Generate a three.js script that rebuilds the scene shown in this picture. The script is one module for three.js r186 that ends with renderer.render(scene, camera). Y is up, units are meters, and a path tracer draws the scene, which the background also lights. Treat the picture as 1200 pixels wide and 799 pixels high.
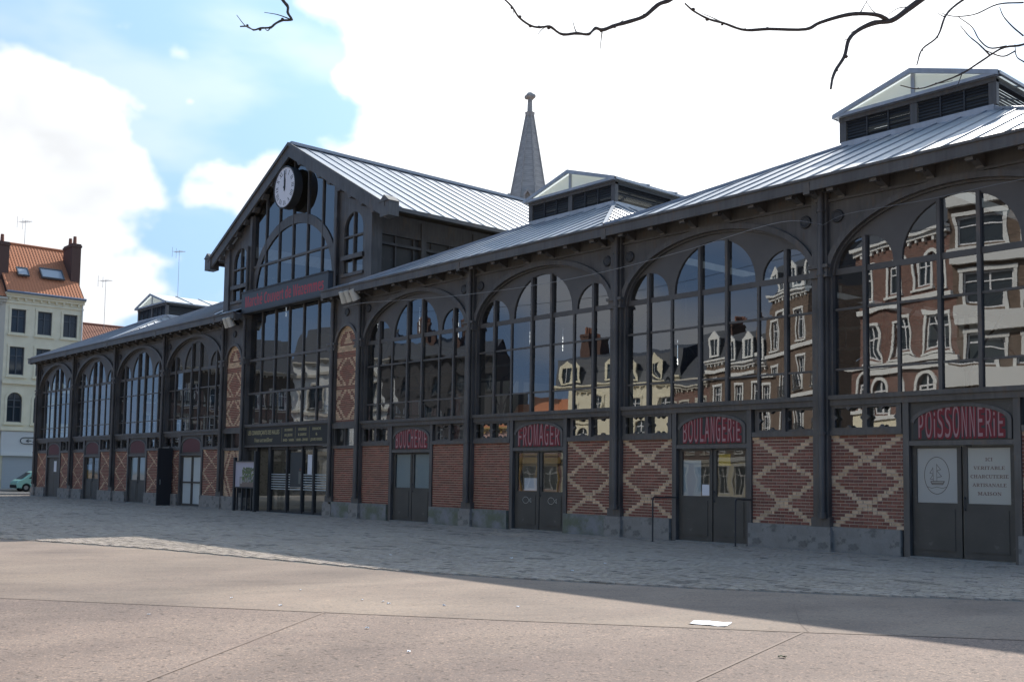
import * as THREE from 'three';
import { mergeGeometries } from 'three/addons/utils/BufferGeometryUtils.js';

/* ------------------------------------------------------------------ camera */
const scene = new THREE.Scene();
const FOCAL = 1243.34, CY = 468.66, EYE = [0, 1.62, 21.709];
const camera = new THREE.PerspectiveCamera(2 * Math.atan(CY / FOCAL) * 180 / Math.PI, 1200 / (2 * CY), 0.1, 3000);
camera.position.set(...EYE);
camera.rotation.order = 'YXZ';
camera.rotation.set(0.0725, 0.8492, 0.0141);
camera.setViewOffset(1200, 2 * CY, 0, 0, 1200, 799);
camera.updateMatrixWorld(true);
const camQ = camera.quaternion.clone(), camQi = camQ.clone().invert();
// a photo pixel as a direction (only a direction; distances come from what a thing touches)
const pxDir = (u, v) => new THREE.Vector3((u - 600) / FOCAL, -(v - CY) / FOCAL, -1).applyQuaternion(camQ);
const pxAt = (u, v, depth) => pxDir(u, v).multiplyScalar(depth).add(camera.position);

/* ------------------------------------------------------------ noise helpers */
function rng(seed) { let s = seed >>> 0; return () => { s = (s + 0x6D2B79F5) >>> 0; let t = s; t = Math.imul(t ^ (t >>> 15), t | 1); t ^= t + Math.imul(t ^ (t >>> 7), t | 61); return ((t ^ (t >>> 14)) >>> 0) / 4294967296; }; }
const rand = rng(7);
function hash3(x, y, z) { let h = Math.imul(x, 374761393) + Math.imul(y, 668265263) + Math.imul(z, 1274126177); h = Math.imul(h ^ (h >>> 13), 1103515245); h ^= h >>> 16; return (h >>> 0) / 4294967296; }
const sm = t => t * t * (3 - 2 * t);
function vnoise(x, y, z) {
  const xi = Math.floor(x), yi = Math.floor(y), zi = Math.floor(z), u = sm(x - xi), v = sm(y - yi), w = sm(z - zi);
  const L = (a, b, t) => a + (b - a) * t;
  return L(L(L(hash3(xi, yi, zi), hash3(xi + 1, yi, zi), u), L(hash3(xi, yi + 1, zi), hash3(xi + 1, yi + 1, zi), u), v),
           L(L(hash3(xi, yi, zi + 1), hash3(xi + 1, yi, zi + 1), u), L(hash3(xi, yi + 1, zi + 1), hash3(xi + 1, yi + 1, zi + 1), u), v), w);
}
function fbm(x, y, z, o) { let a = 0.5, s = 0, n = 0; for (let i = 0; i < o; i++) { s += a * vnoise(x, y, z); n += a; a *= 0.5; x *= 2.03; y *= 2.03; z *= 2.03; } return s / n; }
// tileable 2D value noise with period p
function pnoise(x, y, p, seed) {
  const xi = Math.floor(x), yi = Math.floor(y), u = sm(x - xi), v = sm(y - yi), m = q => ((q % p) + p) % p;
  const a = hash3(m(xi), m(yi), seed), b = hash3(m(xi + 1), m(yi), seed), c = hash3(m(xi), m(yi + 1), seed), d = hash3(m(xi + 1), m(yi + 1), seed);
  return a + (b - a) * u + (c - a) * v + (a - b - c + d) * u * v;
}
function pfbm(x, y, p, o, seed) { let a = 0.5, s = 0, n = 0; for (let i = 0; i < o; i++) { s += a * pnoise(x, y, p, seed + i); n += a; a *= 0.55; x *= 2; y *= 2; p *= 2; } return s / n; }
const clamp = (x, a = 0, b = 1) => Math.min(b, Math.max(a, x));
const step = (a, b, x) => sm(clamp((x - a) / (b - a)));

/* --------------------------------------------------------------------- sky */
const SUN = new THREE.Vector3(-0.295, 0.606, -0.739).normalize();
{
  const W = 4096, H = 2048, data = new Float32Array(W * H * 4), d = new THREE.Vector3(), c = new THREE.Vector3();
  // clouds where the photograph shows them: [u, v, radius u, radius v, strength] as sky directions
  const blobs = [[10, 130, 120, 75, 1.1], [70, 210, 110, 90, 1.1], [-60, 290, 170, 110, 1.0], [120, 165, 55, 55, .6], [150, 330, 140, 45, .6], [272, 208, 58, 30, 1.0], [330, 262, 60, 36, .5], [30, 20, 170, 34, -.4],
    [760, 100, 330, 160, 1.1], [1000, 60, 300, 220, 1.0], [500, 40, 90, 80, .75], [560, 190, 160, 60, .7], [450, 20, 50, 40, .5], [900, -250, 500, 260, .9],
    [300, 90, 120, 95, -.8], [190, 20, 130, 50, -.35], [215, 285, 60, 34, -.45], [640, 62, 44, 30, -.45], [1240, 60, 80, 60, -.6], [203, 205, 16, 45, -.7], [222, 118, 12, 9, .75], [130, 30, 40, 14, .45], [215, 60, 30, 22, .35]];
  for (let j = 0; j < H; j++) {
    const lat = ((j + .5) / H - .5) * Math.PI, cl = Math.cos(lat), sl = Math.sin(lat);
    for (let i = 0; i < W; i++) {
      const k = (j * W + i) * 4; data[k + 3] = 1;
      if (sl < -.02) { data[k] = data[k + 1] = data[k + 2] = .2; continue; }
      const lon = ((i + .5) / W - .5) * 2 * Math.PI; d.set(cl * Math.cos(lon), sl, cl * Math.sin(lon));
      const sd = d.dot(SUN), up = Math.max(d.y, 0);
      // clear air: deep blue away from the sun, pale near it and near the horizon
      const hz = Math.pow(1 - up, 4), gl = Math.pow(clamp(sd * .5 + .5), 3), pr = Math.exp(-(1 - sd) * 9);
      let r = .085 + .1 * hz + .45 * gl + .25 * pr, g = .18 + .11 * hz + .65 * gl + .25 * pr, b = .38 + .1 * hz + .82 * gl + .25 * pr;
      c.copy(d).applyQuaternion(camQi);
      let infr = 0, s = 0;
      if (c.z < -.2) {
        const u = 600 + FOCAL * c.x / -c.z, v = CY - FOCAL * c.y / -c.z;
        infr = step(1500, 850, Math.abs(u - 600)) * step(-560, -160, v);
        if (infr > 0) for (const [bu, bv, ru, rv, a] of blobs) s += a * Math.exp(-(((u - bu) / ru) ** 2) - ((v - bv) / rv) ** 2);
      }
      const q = 1 / (up + .35);
      let den = 0;
      if (infr < 1) den = (fbm(d.x * q * 2.3 + 11, d.y * 3 + 5, d.z * q * 2.3 + 3, 3) - .5) - .1 - .06 * step(-.2, .6, d.z);
      if (infr > 0) { const n = fbm(d.x * 9 + 3, d.y * 15 + 1, d.z * 9 + 7, 3) - .5, n2 = fbm(d.x * 24 + 1, d.y * 34, d.z * 24, 5) - .5; den = den * (1 - infr) + infr * (s * .5 - .19 + n * .85 + n2 * 1.15); }
      const veil = infr > 0 ? .34 * infr * step(.42, .72, fbm(d.x * 6 + 9, d.y * 16 + 3, d.z * 6, 5)) : 0, cov = Math.max(veil, step(-.12, .24, den)), thick = clamp(den * 1.7);
      const lit = (.5 + .75 * gl + .4 * pr) * (1 - .2 * thick * clamp(.3 + (infr > 0 ? (fbm(d.x * 12, d.y * 26 + 2, d.z * 12, 3) - .42) * 2.4 : 0)));
      data[k] = r + (lit - r) * cov * .95; data[k + 1] = g + (lit * 1.01 - g) * cov * .95; data[k + 2] = b + (lit * 1.02 - b) * cov * .95;
    }
  }
  const t = new THREE.DataTexture(data, W, H, THREE.RGBAFormat, THREE.FloatType);
  t.mapping = THREE.EquirectangularReflectionMapping; t.magFilter = t.minFilter = THREE.LinearFilter; t.needsUpdate = true;
  scene.background = t; scene.environment = t;
}
/* --------------------------------------------------------------------- sun */
const sun = new THREE.DirectionalLight(new THREE.Color(1, .95, .87), 5);
sun.position.copy(SUN).multiplyScalar(150).add(new THREE.Vector3(-35, 0, 10)); sun.target.position.set(-35, 0, 10);
sun.castShadow = true; sun.shadow.mapSize.set(4096, 4096); sun.shadow.radius = 1;
Object.assign(sun.shadow.camera, { left: -90, right: 90, top: 90, bottom: -90, near: 1, far: 400 });
scene.add(sun, sun.target);
const renderer = new THREE.WebGLRenderer({ antialias: true });
renderer.setSize(1024, 681);
renderer.shadowMap.enabled = true;
renderer.toneMapping = THREE.LinearToneMapping;
renderer.toneMappingExposure = 1.25;

/* --------------------------------------------------------------- textures */
function tex(size, fn, { srgb = true, wrap = true } = {}) {
  const a = new Uint8Array(size * size * 4), o = [0, 0, 0];
  const enc = srgb ? (x => x <= .0031308 ? x * 12.92 : 1.055 * Math.pow(x, 1 / 2.4) - .055) : (x => x);
  for (let j = 0; j < size; j++) for (let i = 0; i < size; i++) {
    fn(i / size, j / size, o); const k = (j * size + i) * 4;
    for (let q = 0; q < 3; q++) a[k + q] = Math.round(255 * enc(clamp(o[q]))); a[k + 3] = 255;
  }
  const t = new THREE.DataTexture(a, size, size); t.magFilter = THREE.LinearFilter; t.minFilter = THREE.LinearMipmapLinearFilter; t.generateMipmaps = true;
  if (wrap) t.wrapS = t.wrapT = THREE.RepeatWrapping;
  if (srgb) t.colorSpace = THREE.SRGBColorSpace; t.needsUpdate = true; return t;
}
function canvasTex(w, h, draw) {
  const c = document.createElement('canvas'); c.width = w; c.height = h; draw(c.getContext('2d'), w, h);
  const t = new THREE.CanvasTexture(c); t.colorSpace = THREE.SRGBColorSpace; t.anisotropy = 8; return t;
}
const grey = (o, v, r = 1, g = 1, b = 1) => { o[0] = v * r; o[1] = v * g; o[2] = v * b; };
// all repeat textures below are laid with uv in metres through repeat = 1 / tile size
const rep = (t, metres) => { t.repeat.set(1 / metres, 1 / metres); return t; };
const std = (p) => new THREE.MeshStandardMaterial(p);
const rgb = (r, g, b) => new THREE.Color().setRGB(r, g, b);
const M = {};
M.iron = std({ map: rep(tex(256, (x, y, o) => { const n = pfbm(x * 6, y * 6, 6, 5, 3), s = pfbm(x * 40, y * 3, 40, 2, 60); const w = pfbm(x * 2, y * 2, 2, 3, 8), ru = step(.62, .76, pfbm(x * 16, y * 5, 16, 4, 33)) * .5; grey(o, .072 + .042 * n + .04 * (s - .5) + .04 * (w - .5), 1.05 + .35 * ru, 1, .94 - .25 * ru); }), 2.2), roughness: .48, metalness: .05 });
M.ironDark = std({ color: rgb(.035, .037, .04), roughness: .5 });
M.plate = std({ map: rep(tex(256, (x, y, o) => { const n = pfbm(x * 5, y * 5, 5, 5, 13); grey(o, .066 + .045 * n, 1.06, 1, .93); }), 2.7), roughness: .5 });
M.door = std({ map: rep(tex(256, (x, y, o) => { const n = pfbm(x * 5, y * 5, 5, 5, 23), s = step(.68, .8, pfbm(x * 22, y * 22, 22, 3, 90)) * step(.5, .7, n); grey(o, .055 + .028 * n + .04 * s, 1.08, 1.01, .87); }), 1.9), roughness: .55 });
M.zinc = std({ map: rep(tex(256, (x, y, o) => { const n = pfbm(x * 5, y * 5, 5, 5, 31), s = pfbm(x * 30, y * 2, 30, 3, 44); grey(o, .34 + .16 * n + .1 * (s - .5), .96, 1, 1.05); }), 2.5), roughness: .42, metalness: .45 });
M.seam = std({ color: rgb(.33, .345, .37), roughness: .42, metalness: .4 });
M.stone = std({ map: rep(tex(512, (x, y, o) => { const n = pfbm(x * 6, y * 6, 6, 6, 51), sp = pnoise(x * 180, y * 180, 180, 9), d = step(.52, .72, pfbm(x * 9, y * 9, 9, 4, 77)); const v = .2 + .12 * n + .05 * (sp - .5) - .09 * d; grey(o, v, 1.06, 1, .9); }), 1.3), roughness: .85 });
M.mossStone = std({ map: rep(tex(512, (x, y, o) => { const n = pfbm(x * 6, y * 6, 6, 6, 52), sp = pnoise(x * 180, y * 180, 180, 9), m = .75 * step(.36, .72, pfbm(x * 5, y * 5, 5, 6, 171) + .3 * (sp - .5)); const v = .19 + .1 * n + .06 * (sp - .5); o[0] = v * (1 - .5 * m); o[1] = v * (1 - .42 * m); o[2] = v * (1 - .72 * m); }), 1.7), roughness: .9 });
M.mortar = std({ map: rep(tex(256, (x, y, o) => { const n = pfbm(x * 30, y * 30, 30, 3, 71); o[0] = .5 + .12 * n; o[1] = .41 + .11 * n; o[2] = .32 + .1 * n; }), 1.1), roughness: .95 });
const brickGrain = rep(tex(256, (x, y, o) => { const n = pfbm(x * 20, y * 20, 20, 4, 81), s = pnoise(x * 128, y * 128, 128, 4); grey(o, .72 + .38 * n + .16 * (s - .5)); }), .6);
M.brick = std({ map: brickGrain, vertexColors: true, roughness: .9 });
M.brickTone = [[.29, .12, .085], [.24, .098, .07], [.33, .145, .1], [.22, .1, .076], [.27, .105, .068]].map(c => std({ map: brickGrain, color: rgb(...c), roughness: .9 }));
M.buffTone = [[.68, .485, .31], [.62, .43, .27], [.73, .53, .35]].map(c => std({ map: brickGrain, color: rgb(...c), roughness: .9 }));
const glassWave = tex(128, (x, y, o) => grey(o, pfbm(x * 3, y * 3, 3, 2, 5)), { srgb: false });
rep(glassWave, 1.9);
M.glass = new THREE.MeshPhysicalMaterial({ color: rgb(.4, .42, .42), transmission: 1, thickness: 0, roughness: 0.0, ior: 2.6, bumpMap: glassWave, bumpScale: .0013 });
M.glassSet = [[.0008, 1], [.0014, .9], [.0026, .8]].map(([b, t]) => { const m = M.glass.clone(); m.bumpScale = b; m.color.multiplyScalar(t); return m; });
M.glassOld = M.glass.clone(); M.glassOld.bumpScale = .0042;
M.clearGlass = new THREE.MeshPhysicalMaterial({ color: rgb(.95, .96, .96), transmission: 1, thickness: 0, roughness: 0, ior: 1.5 });
M.doorGlass = new THREE.MeshPhysicalMaterial({ color: rgb(.8, .82, .82), transmission: 1, thickness: 0, roughness: 0, ior: 1.6, bumpMap: glassWave, bumpScale: .0012 });
M.polyEnd = new THREE.MeshPhysicalMaterial({ color: rgb(.95, .96, .92), transmission: .85, thickness: 0, roughness: .95 });
M.frost = new THREE.MeshPhysicalMaterial({ color: rgb(.62, .68, .68), transmission: .35, thickness: 0, roughness: .9 });
M.blind = std({ color: rgb(.5, .56, .56), roughness: .8 });
M.white = std({ color: rgb(.75, .76, .78), roughness: .7 });
M.poly = new THREE.MeshPhysicalMaterial({ color: rgb(.86, .89, .84), transmission: .6, thickness: 0, roughness: .95 });
M.metal = std({ color: rgb(.45, .47, .47), roughness: .35, metalness: .8 });
M.ceiling = std({ color: rgb(.24, .2, .16), roughness: .9 });
M.interior = std({ color: rgb(.27, .26, .25), roughness: .9 });
M.blackPaint = std({ color: rgb(.03, .03, .032), roughness: .9 });
M.inside = std({ color: rgb(.38, .36, .33), roughness: .9 });
M.lampHead = std({ color: rgb(.6, .58, .5), roughness: .5 });
M.bark = std({ map: rep(tex(128, (x, y, o) => { const n = pfbm(x * 14, y * 5, 14, 4, 7); o[0] = .05 + .06 * n; o[1] = .042 + .05 * n; o[2] = .036 + .045 * n; }), .3), roughness: .95 });

/* ------------------------------------------------------- geometry helpers */
function uvm(g) {   // uv in metres from position and face direction
  const n = g.index ? g.toNonIndexed() : g; if (!n.attributes.normal) n.computeVertexNormals();
  const p = n.attributes.position, m = n.attributes.normal, u = new Float32Array(p.count * 2);
  for (let i = 0; i < p.count; i++) {
    const ax = Math.abs(m.getX(i)), ay = Math.abs(m.getY(i)), az = Math.abs(m.getZ(i));
    if (az >= ax && az >= ay) { u[2 * i] = p.getX(i); u[2 * i + 1] = p.getY(i); }
    else if (ax >= ay) { u[2 * i] = p.getZ(i); u[2 * i + 1] = p.getY(i); }
    else { u[2 * i] = p.getX(i); u[2 * i + 1] = p.getZ(i); }
  }
  n.setAttribute('uv', new THREE.BufferAttribute(u, 2)); return n;
}
const boxG = (x0, x1, y0, y1, z0, z1) => new THREE.BoxGeometry(Math.abs(x1 - x0), Math.abs(y1 - y0), Math.abs(z1 - z0)).translate((x0 + x1) / 2, (y0 + y1) / 2, (z0 + z1) / 2);
const box = (...a) => uvm(boxG(...a));
const clean = g => { const n = g.index ? g.toNonIndexed() : g; for (const k of Object.keys(n.attributes)) if (!['position', 'normal', 'uv'].includes(k)) n.deleteAttribute(k); return n; };
const merge = list => mergeGeometries(list.map(clean), false);
const poly = pts => { const s = new THREE.Shape(); pts.forEach(([x, y], i) => i ? s.lineTo(x, y) : s.moveTo(x, y)); s.closePath(); return s; };
const extr = (shape, z0, z1, seg = 16) => uvm(new THREE.ExtrudeGeometry(shape, { depth: z1 - z0, bevelEnabled: false, curveSegments: seg }).translate(0, 0, z0));
const cyl = (r0, r1, h, x, y, z, n = 12) => new THREE.CylinderGeometry(r1, r0, h, n).translate(x, y + h / 2, z);
const tube = (pts, r, seg = 4, n = 6) => new THREE.TubeGeometry(new THREE.CatmullRomCurve3(pts.map(p => p.isVector3 ? p : new THREE.Vector3(...p))), pts.length * seg, r, n, false);
function bar(a, b, w, h = w) {   // square bar between two points
  const A = new THREE.Vector3(...a), B = new THREE.Vector3(...b), d = B.clone().sub(A), L = d.length();
  const g = new THREE.BoxGeometry(w, h, L), m = new THREE.Matrix4().lookAt(B, A, Math.abs(d.y) > .99 * L ? new THREE.Vector3(1, 0, 0) : new THREE.Vector3(0, 1, 0));
  return uvm(g).applyMatrix4(m.setPosition(A.add(B).multiplyScalar(.5)));
}
function planeQuad(a, b, c, d, uvScale = 1) {   // two-triangle quad, corners in order
  const g = new THREE.BufferGeometry(); g.setAttribute('position', new THREE.Float32BufferAttribute([...a, ...b, ...c, ...a, ...c, ...d], 3)); g.computeVertexNormals();
  return uvm(g);
}
/* -------------------------------------------------------- scene helpers */
const taken = {};
const numbered = n => { const k = taken[n] = (taken[n] ?? -1) + 1; return k ? `${n}_${String(k).padStart(3, '0')}` : n; };
function mesh(name, geo, mat, parent) { const m = new THREE.Mesh(geo, mat); m.name = name; parent.add(m); return m; }
function group(name, parent, pos = [0, 0, 0], ry = 0) { const g = new THREE.Group(); g.name = name; g.position.set(...pos); g.rotation.y = ry; parent.add(g); return g; }
function thing(name, label, category, pos, ry, grp) { const g = group(numbered(name), scene, pos, ry); g.userData = { label, category }; if (grp) g.userData.group = grp; return g; }
function struct(name, geo, mat, extra) { const m = mesh(numbered(name), geo, mat, scene); m.userData = { kind: 'structure', ...extra }; return m; }
function stuff(m) { m.userData.kind = 'stuff'; return m; }

/* ------------------------------------------------------------------ ground */
const EDGE = [[-120, 30], [-60, 21], [-40, 17.4], [-26.3, 14.0], [-21.56, 12.5], [-15.1, 11.3], [-12.7, 10.4], [-10.25, 9.2], [-8.24, 7.95], [-6.43, 6.6], [-3, 4.1], [2, .4]];
const edgeZ = x => { for (let i = 0; i + 1 < EDGE.length; i++) if (x <= EDGE[i + 1][0]) { const [a, b] = [EDGE[i], EDGE[i + 1]]; return a[1] + (b[1] - a[1]) * (x - a[0]) / (b[0] - a[0]); } return .4; };
const JOINT = [[-34, 31.8], [-12.12, 15.9], [-9.06, 13.65], [-6.56, 11.72], [-5.42, 10.75], [6, 2]];
{
  const gr = rng(77), gum = Array.from({ length: 46 }, () => [gr(), gr(), .002 + .006 * gr() * gr(), gr() < .7 ? -.3 : .28]);
  const speck = (coarse, seed, tint) => tex(1024, (x, y, o) => {
    const n = pfbm(x * 8, y * 8, 8, 5, seed), f = pnoise(x * 512, y * 512, 512, seed + 9), p = pnoise(x * 230, y * 230, 230, seed + 17), q = pnoise(x * 120, y * 120, 120, seed + 21);
    let v = 1 + (n - .5) * .22 + (f - .5) * .55 * coarse + (p > .78 ? .5 * coarse : 0) - (q < .2 ? .42 * coarse : 0);
    for (const [gx, gy, rr, a] of gum) { if (Math.abs(x - gx) > .012 || Math.abs(y - gy) > .012) continue; const dd = Math.hypot(x - gx, y - gy); if (dd < rr * 1.5) v += a * step(rr * 1.5, rr * .8, dd); }
    const warm = 1 + (p - .5) * .1;
    o[0] = tint[0] * v * warm; o[1] = tint[1] * v; o[2] = tint[2] * v / warm;
  });
  M.plazaCoarse = std({ map: rep(speck(1, 201, [.205, .15, .119]), 3.7), vertexColors: true, roughness: .93 });
  M.plazaFine = std({ map: rep(speck(.5, 301, [.238, .18, .139]), 4.3), vertexColors: true, roughness: .93 });
  // wide sheet to the horizon with a finer grid near the viewer for stains and wear
  const sheet = (pts, y, cells, mat, name) => {
    const g = new THREE.BufferGeometry(), P = [], C = [], U = [], I = [];
    const [x0, x1, z0, z1, nx, nz] = cells;
    for (let j = 0; j <= nz; j++) for (let i = 0; i <= nx; i++) {
      const [x, z] = pts(i / nx, j / nz); P.push(x, y, z); U.push(x, z);
      const st = fbm(x * .55 + 9, 3, z * .55, 4), sm2 = fbm(x * 1.7 + 40, 8, z * .5, 4), tr = fbm(x * .9 - z * .5 + 70, 4, (x * .5 + z * .9) * .13, 4), sp = step(.6, .74, fbm(x * 2.6, 12, z * 2.6, 3)), v = 1 + (st - .5) * .5 + (sm2 - .5) * .34 + (tr - .5) * .4 - .1 * sp;
      C.push(v, v * (1 + (sm2 - .5) * .04), v * (1 - (st - .5) * .06));
    }
    for (let j = 0; j < nz; j++) for (let i = 0; i < nx; i++) { const a = j * (nx + 1) + i, b = a + 1, c = a + nx + 1, d = c + 1; I.push(a, c, b, b, c, d); }
    g.setAttribute('position', new THREE.Float32BufferAttribute(P, 3)); g.setAttribute('uv', new THREE.Float32BufferAttribute(U, 2)); g.setAttribute('color', new THREE.Float32BufferAttribute(C, 3));
    g.setIndex(I); g.computeVertexNormals(); return struct(name, g, mat);
  };
  const warp = t => { const s = (t - .5) * 2; return Math.sign(s) * (Math.abs(s) * 26 + Math.pow(Math.abs(s), 6) * 700); };
  sheet((a, b) => [-16 + warp(a), 12 + warp(b)], 0, [0, 0, 0, 0, 300, 300], M.plazaCoarse, 'ground');
  const jz = x => { for (let i = 0; i + 1 < JOINT.length; i++) if (x <= JOINT[i + 1][0]) { const [a, b] = [JOINT[i], JOINT[i + 1]]; return a[1] + (b[1] - a[1]) * (x - a[0]) / (b[0] - a[0]); } return 2; };
  sheet((a, b) => { const x = -34 + a * 36, e = edgeZ(x), j = Math.max(jz(x), e); return [x, e + (j - e) * b]; }, .004, [0, 0, 0, 0, 140, 16], M.plazaFine, 'pavement');
  // joints between the concrete bays
  const joint = (pts, w, y, mat) => struct('pavement_joint', merge(pts.slice(1).map((b, i) => { const a = pts[i], d = new THREE.Vector2(b[0] - a[0], b[1] - a[1]).normalize(), nx = -d.y * w / 2, nz = d.x * w / 2; return planeQuad([a[0] + nx, y, a[1] + nz], [b[0] + nx, y, b[1] + nz], [b[0] - nx, y, b[1] - nz], [a[0] - nx, y, a[1] - nz]); })), mat);
  const jm = std({ color: rgb(.262, .197, .158), roughness: .95 }), jd = std({ color: rgb(.185, .136, .108), roughness: .95 });
  joint(JOINT.slice(1), .006, .0065, jd);
  joint([[-6.56, 11.75], [-5.51, 14.86], [-4.2, 18.8]], .03, .006, jm);
  joint([[-6.54, 11.66], [-6.99, 11.14], [-8.1, 9.6]], .01, .0075, jd);
  joint([[-10.96, 14.95], [-8.12, 18.3], [-5.5, 21.4]], .028, .0055, jm);
  joint([[-21, 22.1], [-17.5, 27]], .028, .0055, jm);

  // stone setts in front of the hall
  const bedPts = []; for (const [x, z] of EDGE) bedPts.push([x, z]);
  const bed = new THREE.BufferGeometry(), P = [];
  for (let i = 0; i + 1 < EDGE.length; i++) { const [a, b] = [EDGE[i], EDGE[i + 1]]; P.push(a[0], .004, -.1, a[0], .004, a[1], b[0], .004, b[1], a[0], .004, -.1, b[0], .004, b[1], b[0], .004, -.1); }
  bed.setAttribute('position', new THREE.Float32BufferAttribute(P, 3)); bed.computeVertexNormals();
  struct('sett_bed', uvm(bed), std({ color: rgb(.12, .115, .1), roughness: 1 }));
  const sg = new THREE.BoxGeometry(1, 1, 1); { const p = sg.attributes.position; for (let i = 0; i < p.count; i++) if (p.getY(i) > 0) { p.setX(i, p.getX(i) * .92); p.setZ(i, p.getZ(i) * .88); } sg.computeVertexNormals(); }
  const r = rng(99), mats = [], cols = [], m4 = new THREE.Matrix4(), q = new THREE.Quaternion(), e = new THREE.Euler(), pos = new THREE.Vector3(), sc = new THREE.Vector3();
  for (let row = 0; row < 175; row++) {
    const z = .22 + row * .13; let x = -72 + r() * .2;
    while (x < 1.5) {
      const L = .15 + r() * .09; const xc = x + L / 2; x += L;
      const ez = edgeZ(xc); if (z > ez - .06) continue;
      if (xc < -45 && r() < .0) continue;
      e.set((r() - .5) * .05, (r() - .5) * .05, (r() - .5) * .04); q.setFromEuler(e);
      const hgt = .02 + r() * .005; pos.set(xc, .004 + hgt / 2, z + (r() - .5) * .012); sc.set(L - .014, hgt, .118);
      mats.push(m4.compose(pos, q, sc).clone());
      const patch = fbm(xc * .35, 1, z * .6, 3) - .5; let v = .29 * (1 + (r() - .5) * .2 + patch * .3);
      if (r() < .022) v *= .45; else if (fbm(xc * 1.3 + 50, 2, z * 3.2, 2) > .76) v *= .6;
      cols.push(v * 1.2, v * .995, v * (.77 + r() * .06));
    }
  }
  const im = new THREE.InstancedMesh(sg, std({ color: 0xffffff, roughness: .8 }), mats.length); const col = new THREE.Color();
  mats.forEach((m, i) => { im.setMatrixAt(i, m); im.setColorAt(i, col.setRGB(cols[3 * i], cols[3 * i + 1], cols[3 * i + 2])); });
  im.name = 'stone_setts'; im.userData = { kind: 'stuff', label: 'grey stone setts paving the strip before the market hall', category: 'paving' }; scene.add(im);
  // side street beyond the hall
  struct('road', planeQuad([-86.5, .006, -120], [-86.5, .006, 60], [-73.5, .006, 60], [-73.5, .006, -120]), std({ color: rgb(.07, .07, .072), roughness: .9 }));
  struct('kerb', box(-73.6, -73.3, -.05, .12, -60, 14), std({ color: rgb(.36, .36, .35), roughness: .85 }));
  struct('sidewalk', box(-90.2, -86.4, -.05, .12, -60, 40), std({ color: rgb(.2, .2, .2), roughness: .9 }));
}

/* ------------------------------------------------------------- market hall */
const XC = -38.75, BACK = -34;
const RIGHT = [0, 1, 2, 3, 4].map(i => -33.2 + 6.5 * i), LEFT = [0, 1, 2, 3, 4].map(i => -44.3 - 6.4 * i);
const hall = thing('market_hall', 'long dark iron and brick market hall with glazed gable front and standing seam zinc roofs', 'market hall', [0, 0, 0], 0);
const Y = { plinth: .57, brick: 2.68, low0: 2.8, low1: 3.32, sill: 3.36, win: 3.6, spring: 6.42, frieze: 8.14, eave: 8.62 };

// ---- shared bay geometry, local to the bay centre, wall face at z = 0
const ell = (rx, ry, cy, n = 28, from = 0, to = Math.PI) => Array.from({ length: n + 1 }, (_, i) => { const a = from + (to - from) * i / n; return [rx * Math.cos(a), cy + ry * Math.sin(a)]; });
const BG = {};
BG.spandrel = extr(poly([[3.18, Y.spring], [3.18, Y.frieze], [-3.18, Y.frieze], [-3.18, Y.spring], ...ell(3.05, 1.66, Y.spring).reverse()]), -.12, 0);
BG.archMould = extr(poly([...ell(3.15, 1.74, Y.spring, 36), ...ell(3.0, 1.6, Y.spring, 36).reverse()]), .0, .09);
BG.archInner = extr(poly([...ell(3.06, 1.67, Y.spring, 36), ...ell(2.95, 1.55, Y.spring, 36).reverse()]), -.16, -.02);
const lights = [[-2.2, .69], [0, 1.3], [2.2, .69]];
{
  const s = poly([[3.04, Y.spring], ...ell(3.04, 1.65, Y.spring, 32).slice(1, -1), [-3.04, Y.spring]]);
  for (const [cx, r] of lights) { const h = new THREE.Path(); h.moveTo(cx - r, 6.56); h.lineTo(cx + r, 6.56); for (let i = 0; i <= 20; i++) { const a = Math.PI * i / 20; h.lineTo(cx + r * Math.cos(a), 6.6 + r * Math.sin(a) * .93); } h.closePath(); s.holes.push(h); }
  BG.tracery = extr(s, -.17, -.1);
  BG.lightPane = lights.map(([cx, r]) => { const p = [[cx - r - .03, 6.53], [cx + r + .03, 6.53]]; for (let i = 0; i <= 20; i++) { const a = Math.PI * i / 20; p.push([cx + (r + .03) * Math.cos(a), 6.6 + (r + .03) * Math.sin(a) * .93]); } return uvm(new THREE.ShapeGeometry(poly(p)).translate(0, 0, -.145)); });
}
const cols7 = [-3.02, -2.2, -1.39, -.435, .435, 1.39, 2.2, 3.02];
BG.mullThick = [[-2.2, 7.24], [-.435, 7.76], [.435, 7.76], [2.2, 7.24]].map(([x, t]) => box(x - .042, x + .042, Y.win, t, -.16, -.05));
BG.mullThin = [-1.39, 1.39].map(x => box(x - .034, x + .034, Y.win, Y.spring + .02, -.155, -.08));
BG.sides = [box(-3.06, -2.98, Y.win, Y.spring, -.2, 0), box(2.98, 3.06, Y.win, Y.spring, -.2, 0)];
BG.rails = [box(-2.98, 2.98, 5.575, 5.63, -.15, -.09), box(-2.98, 2.98, 4.18, 4.228, -.15, -.09)];
BG.panes = [];
for (let k = 0; k < 7; k++) for (const [y0, y1] of [[Y.win, 4.2], [4.2, 5.6], [5.6, 6.45]]) BG.panes.push([cols7[k], cols7[k + 1], y0, y1]);
BG.pane = BG.panes.map(([a, b, c, d]) => uvm(new THREE.PlaneGeometry(b - a - .02, d - c - .01)));
BG.sill = merge([box(-3.2, 3.2, Y.sill, Y.win - .1, -.2, .06), box(-3.2, 3.2, Y.win - .1, Y.win, -.2, .11)]);
BG.string = [box(-3.2, -1.28, Y.brick, Y.low0, -.2, .05), box(1.28, 3.2, Y.brick, Y.low0, -.2, .05)];
BG.friezeMould = merge([box(-3.18, 3.18, Y.frieze, Y.frieze + .06, -.1, .06)]);
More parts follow.
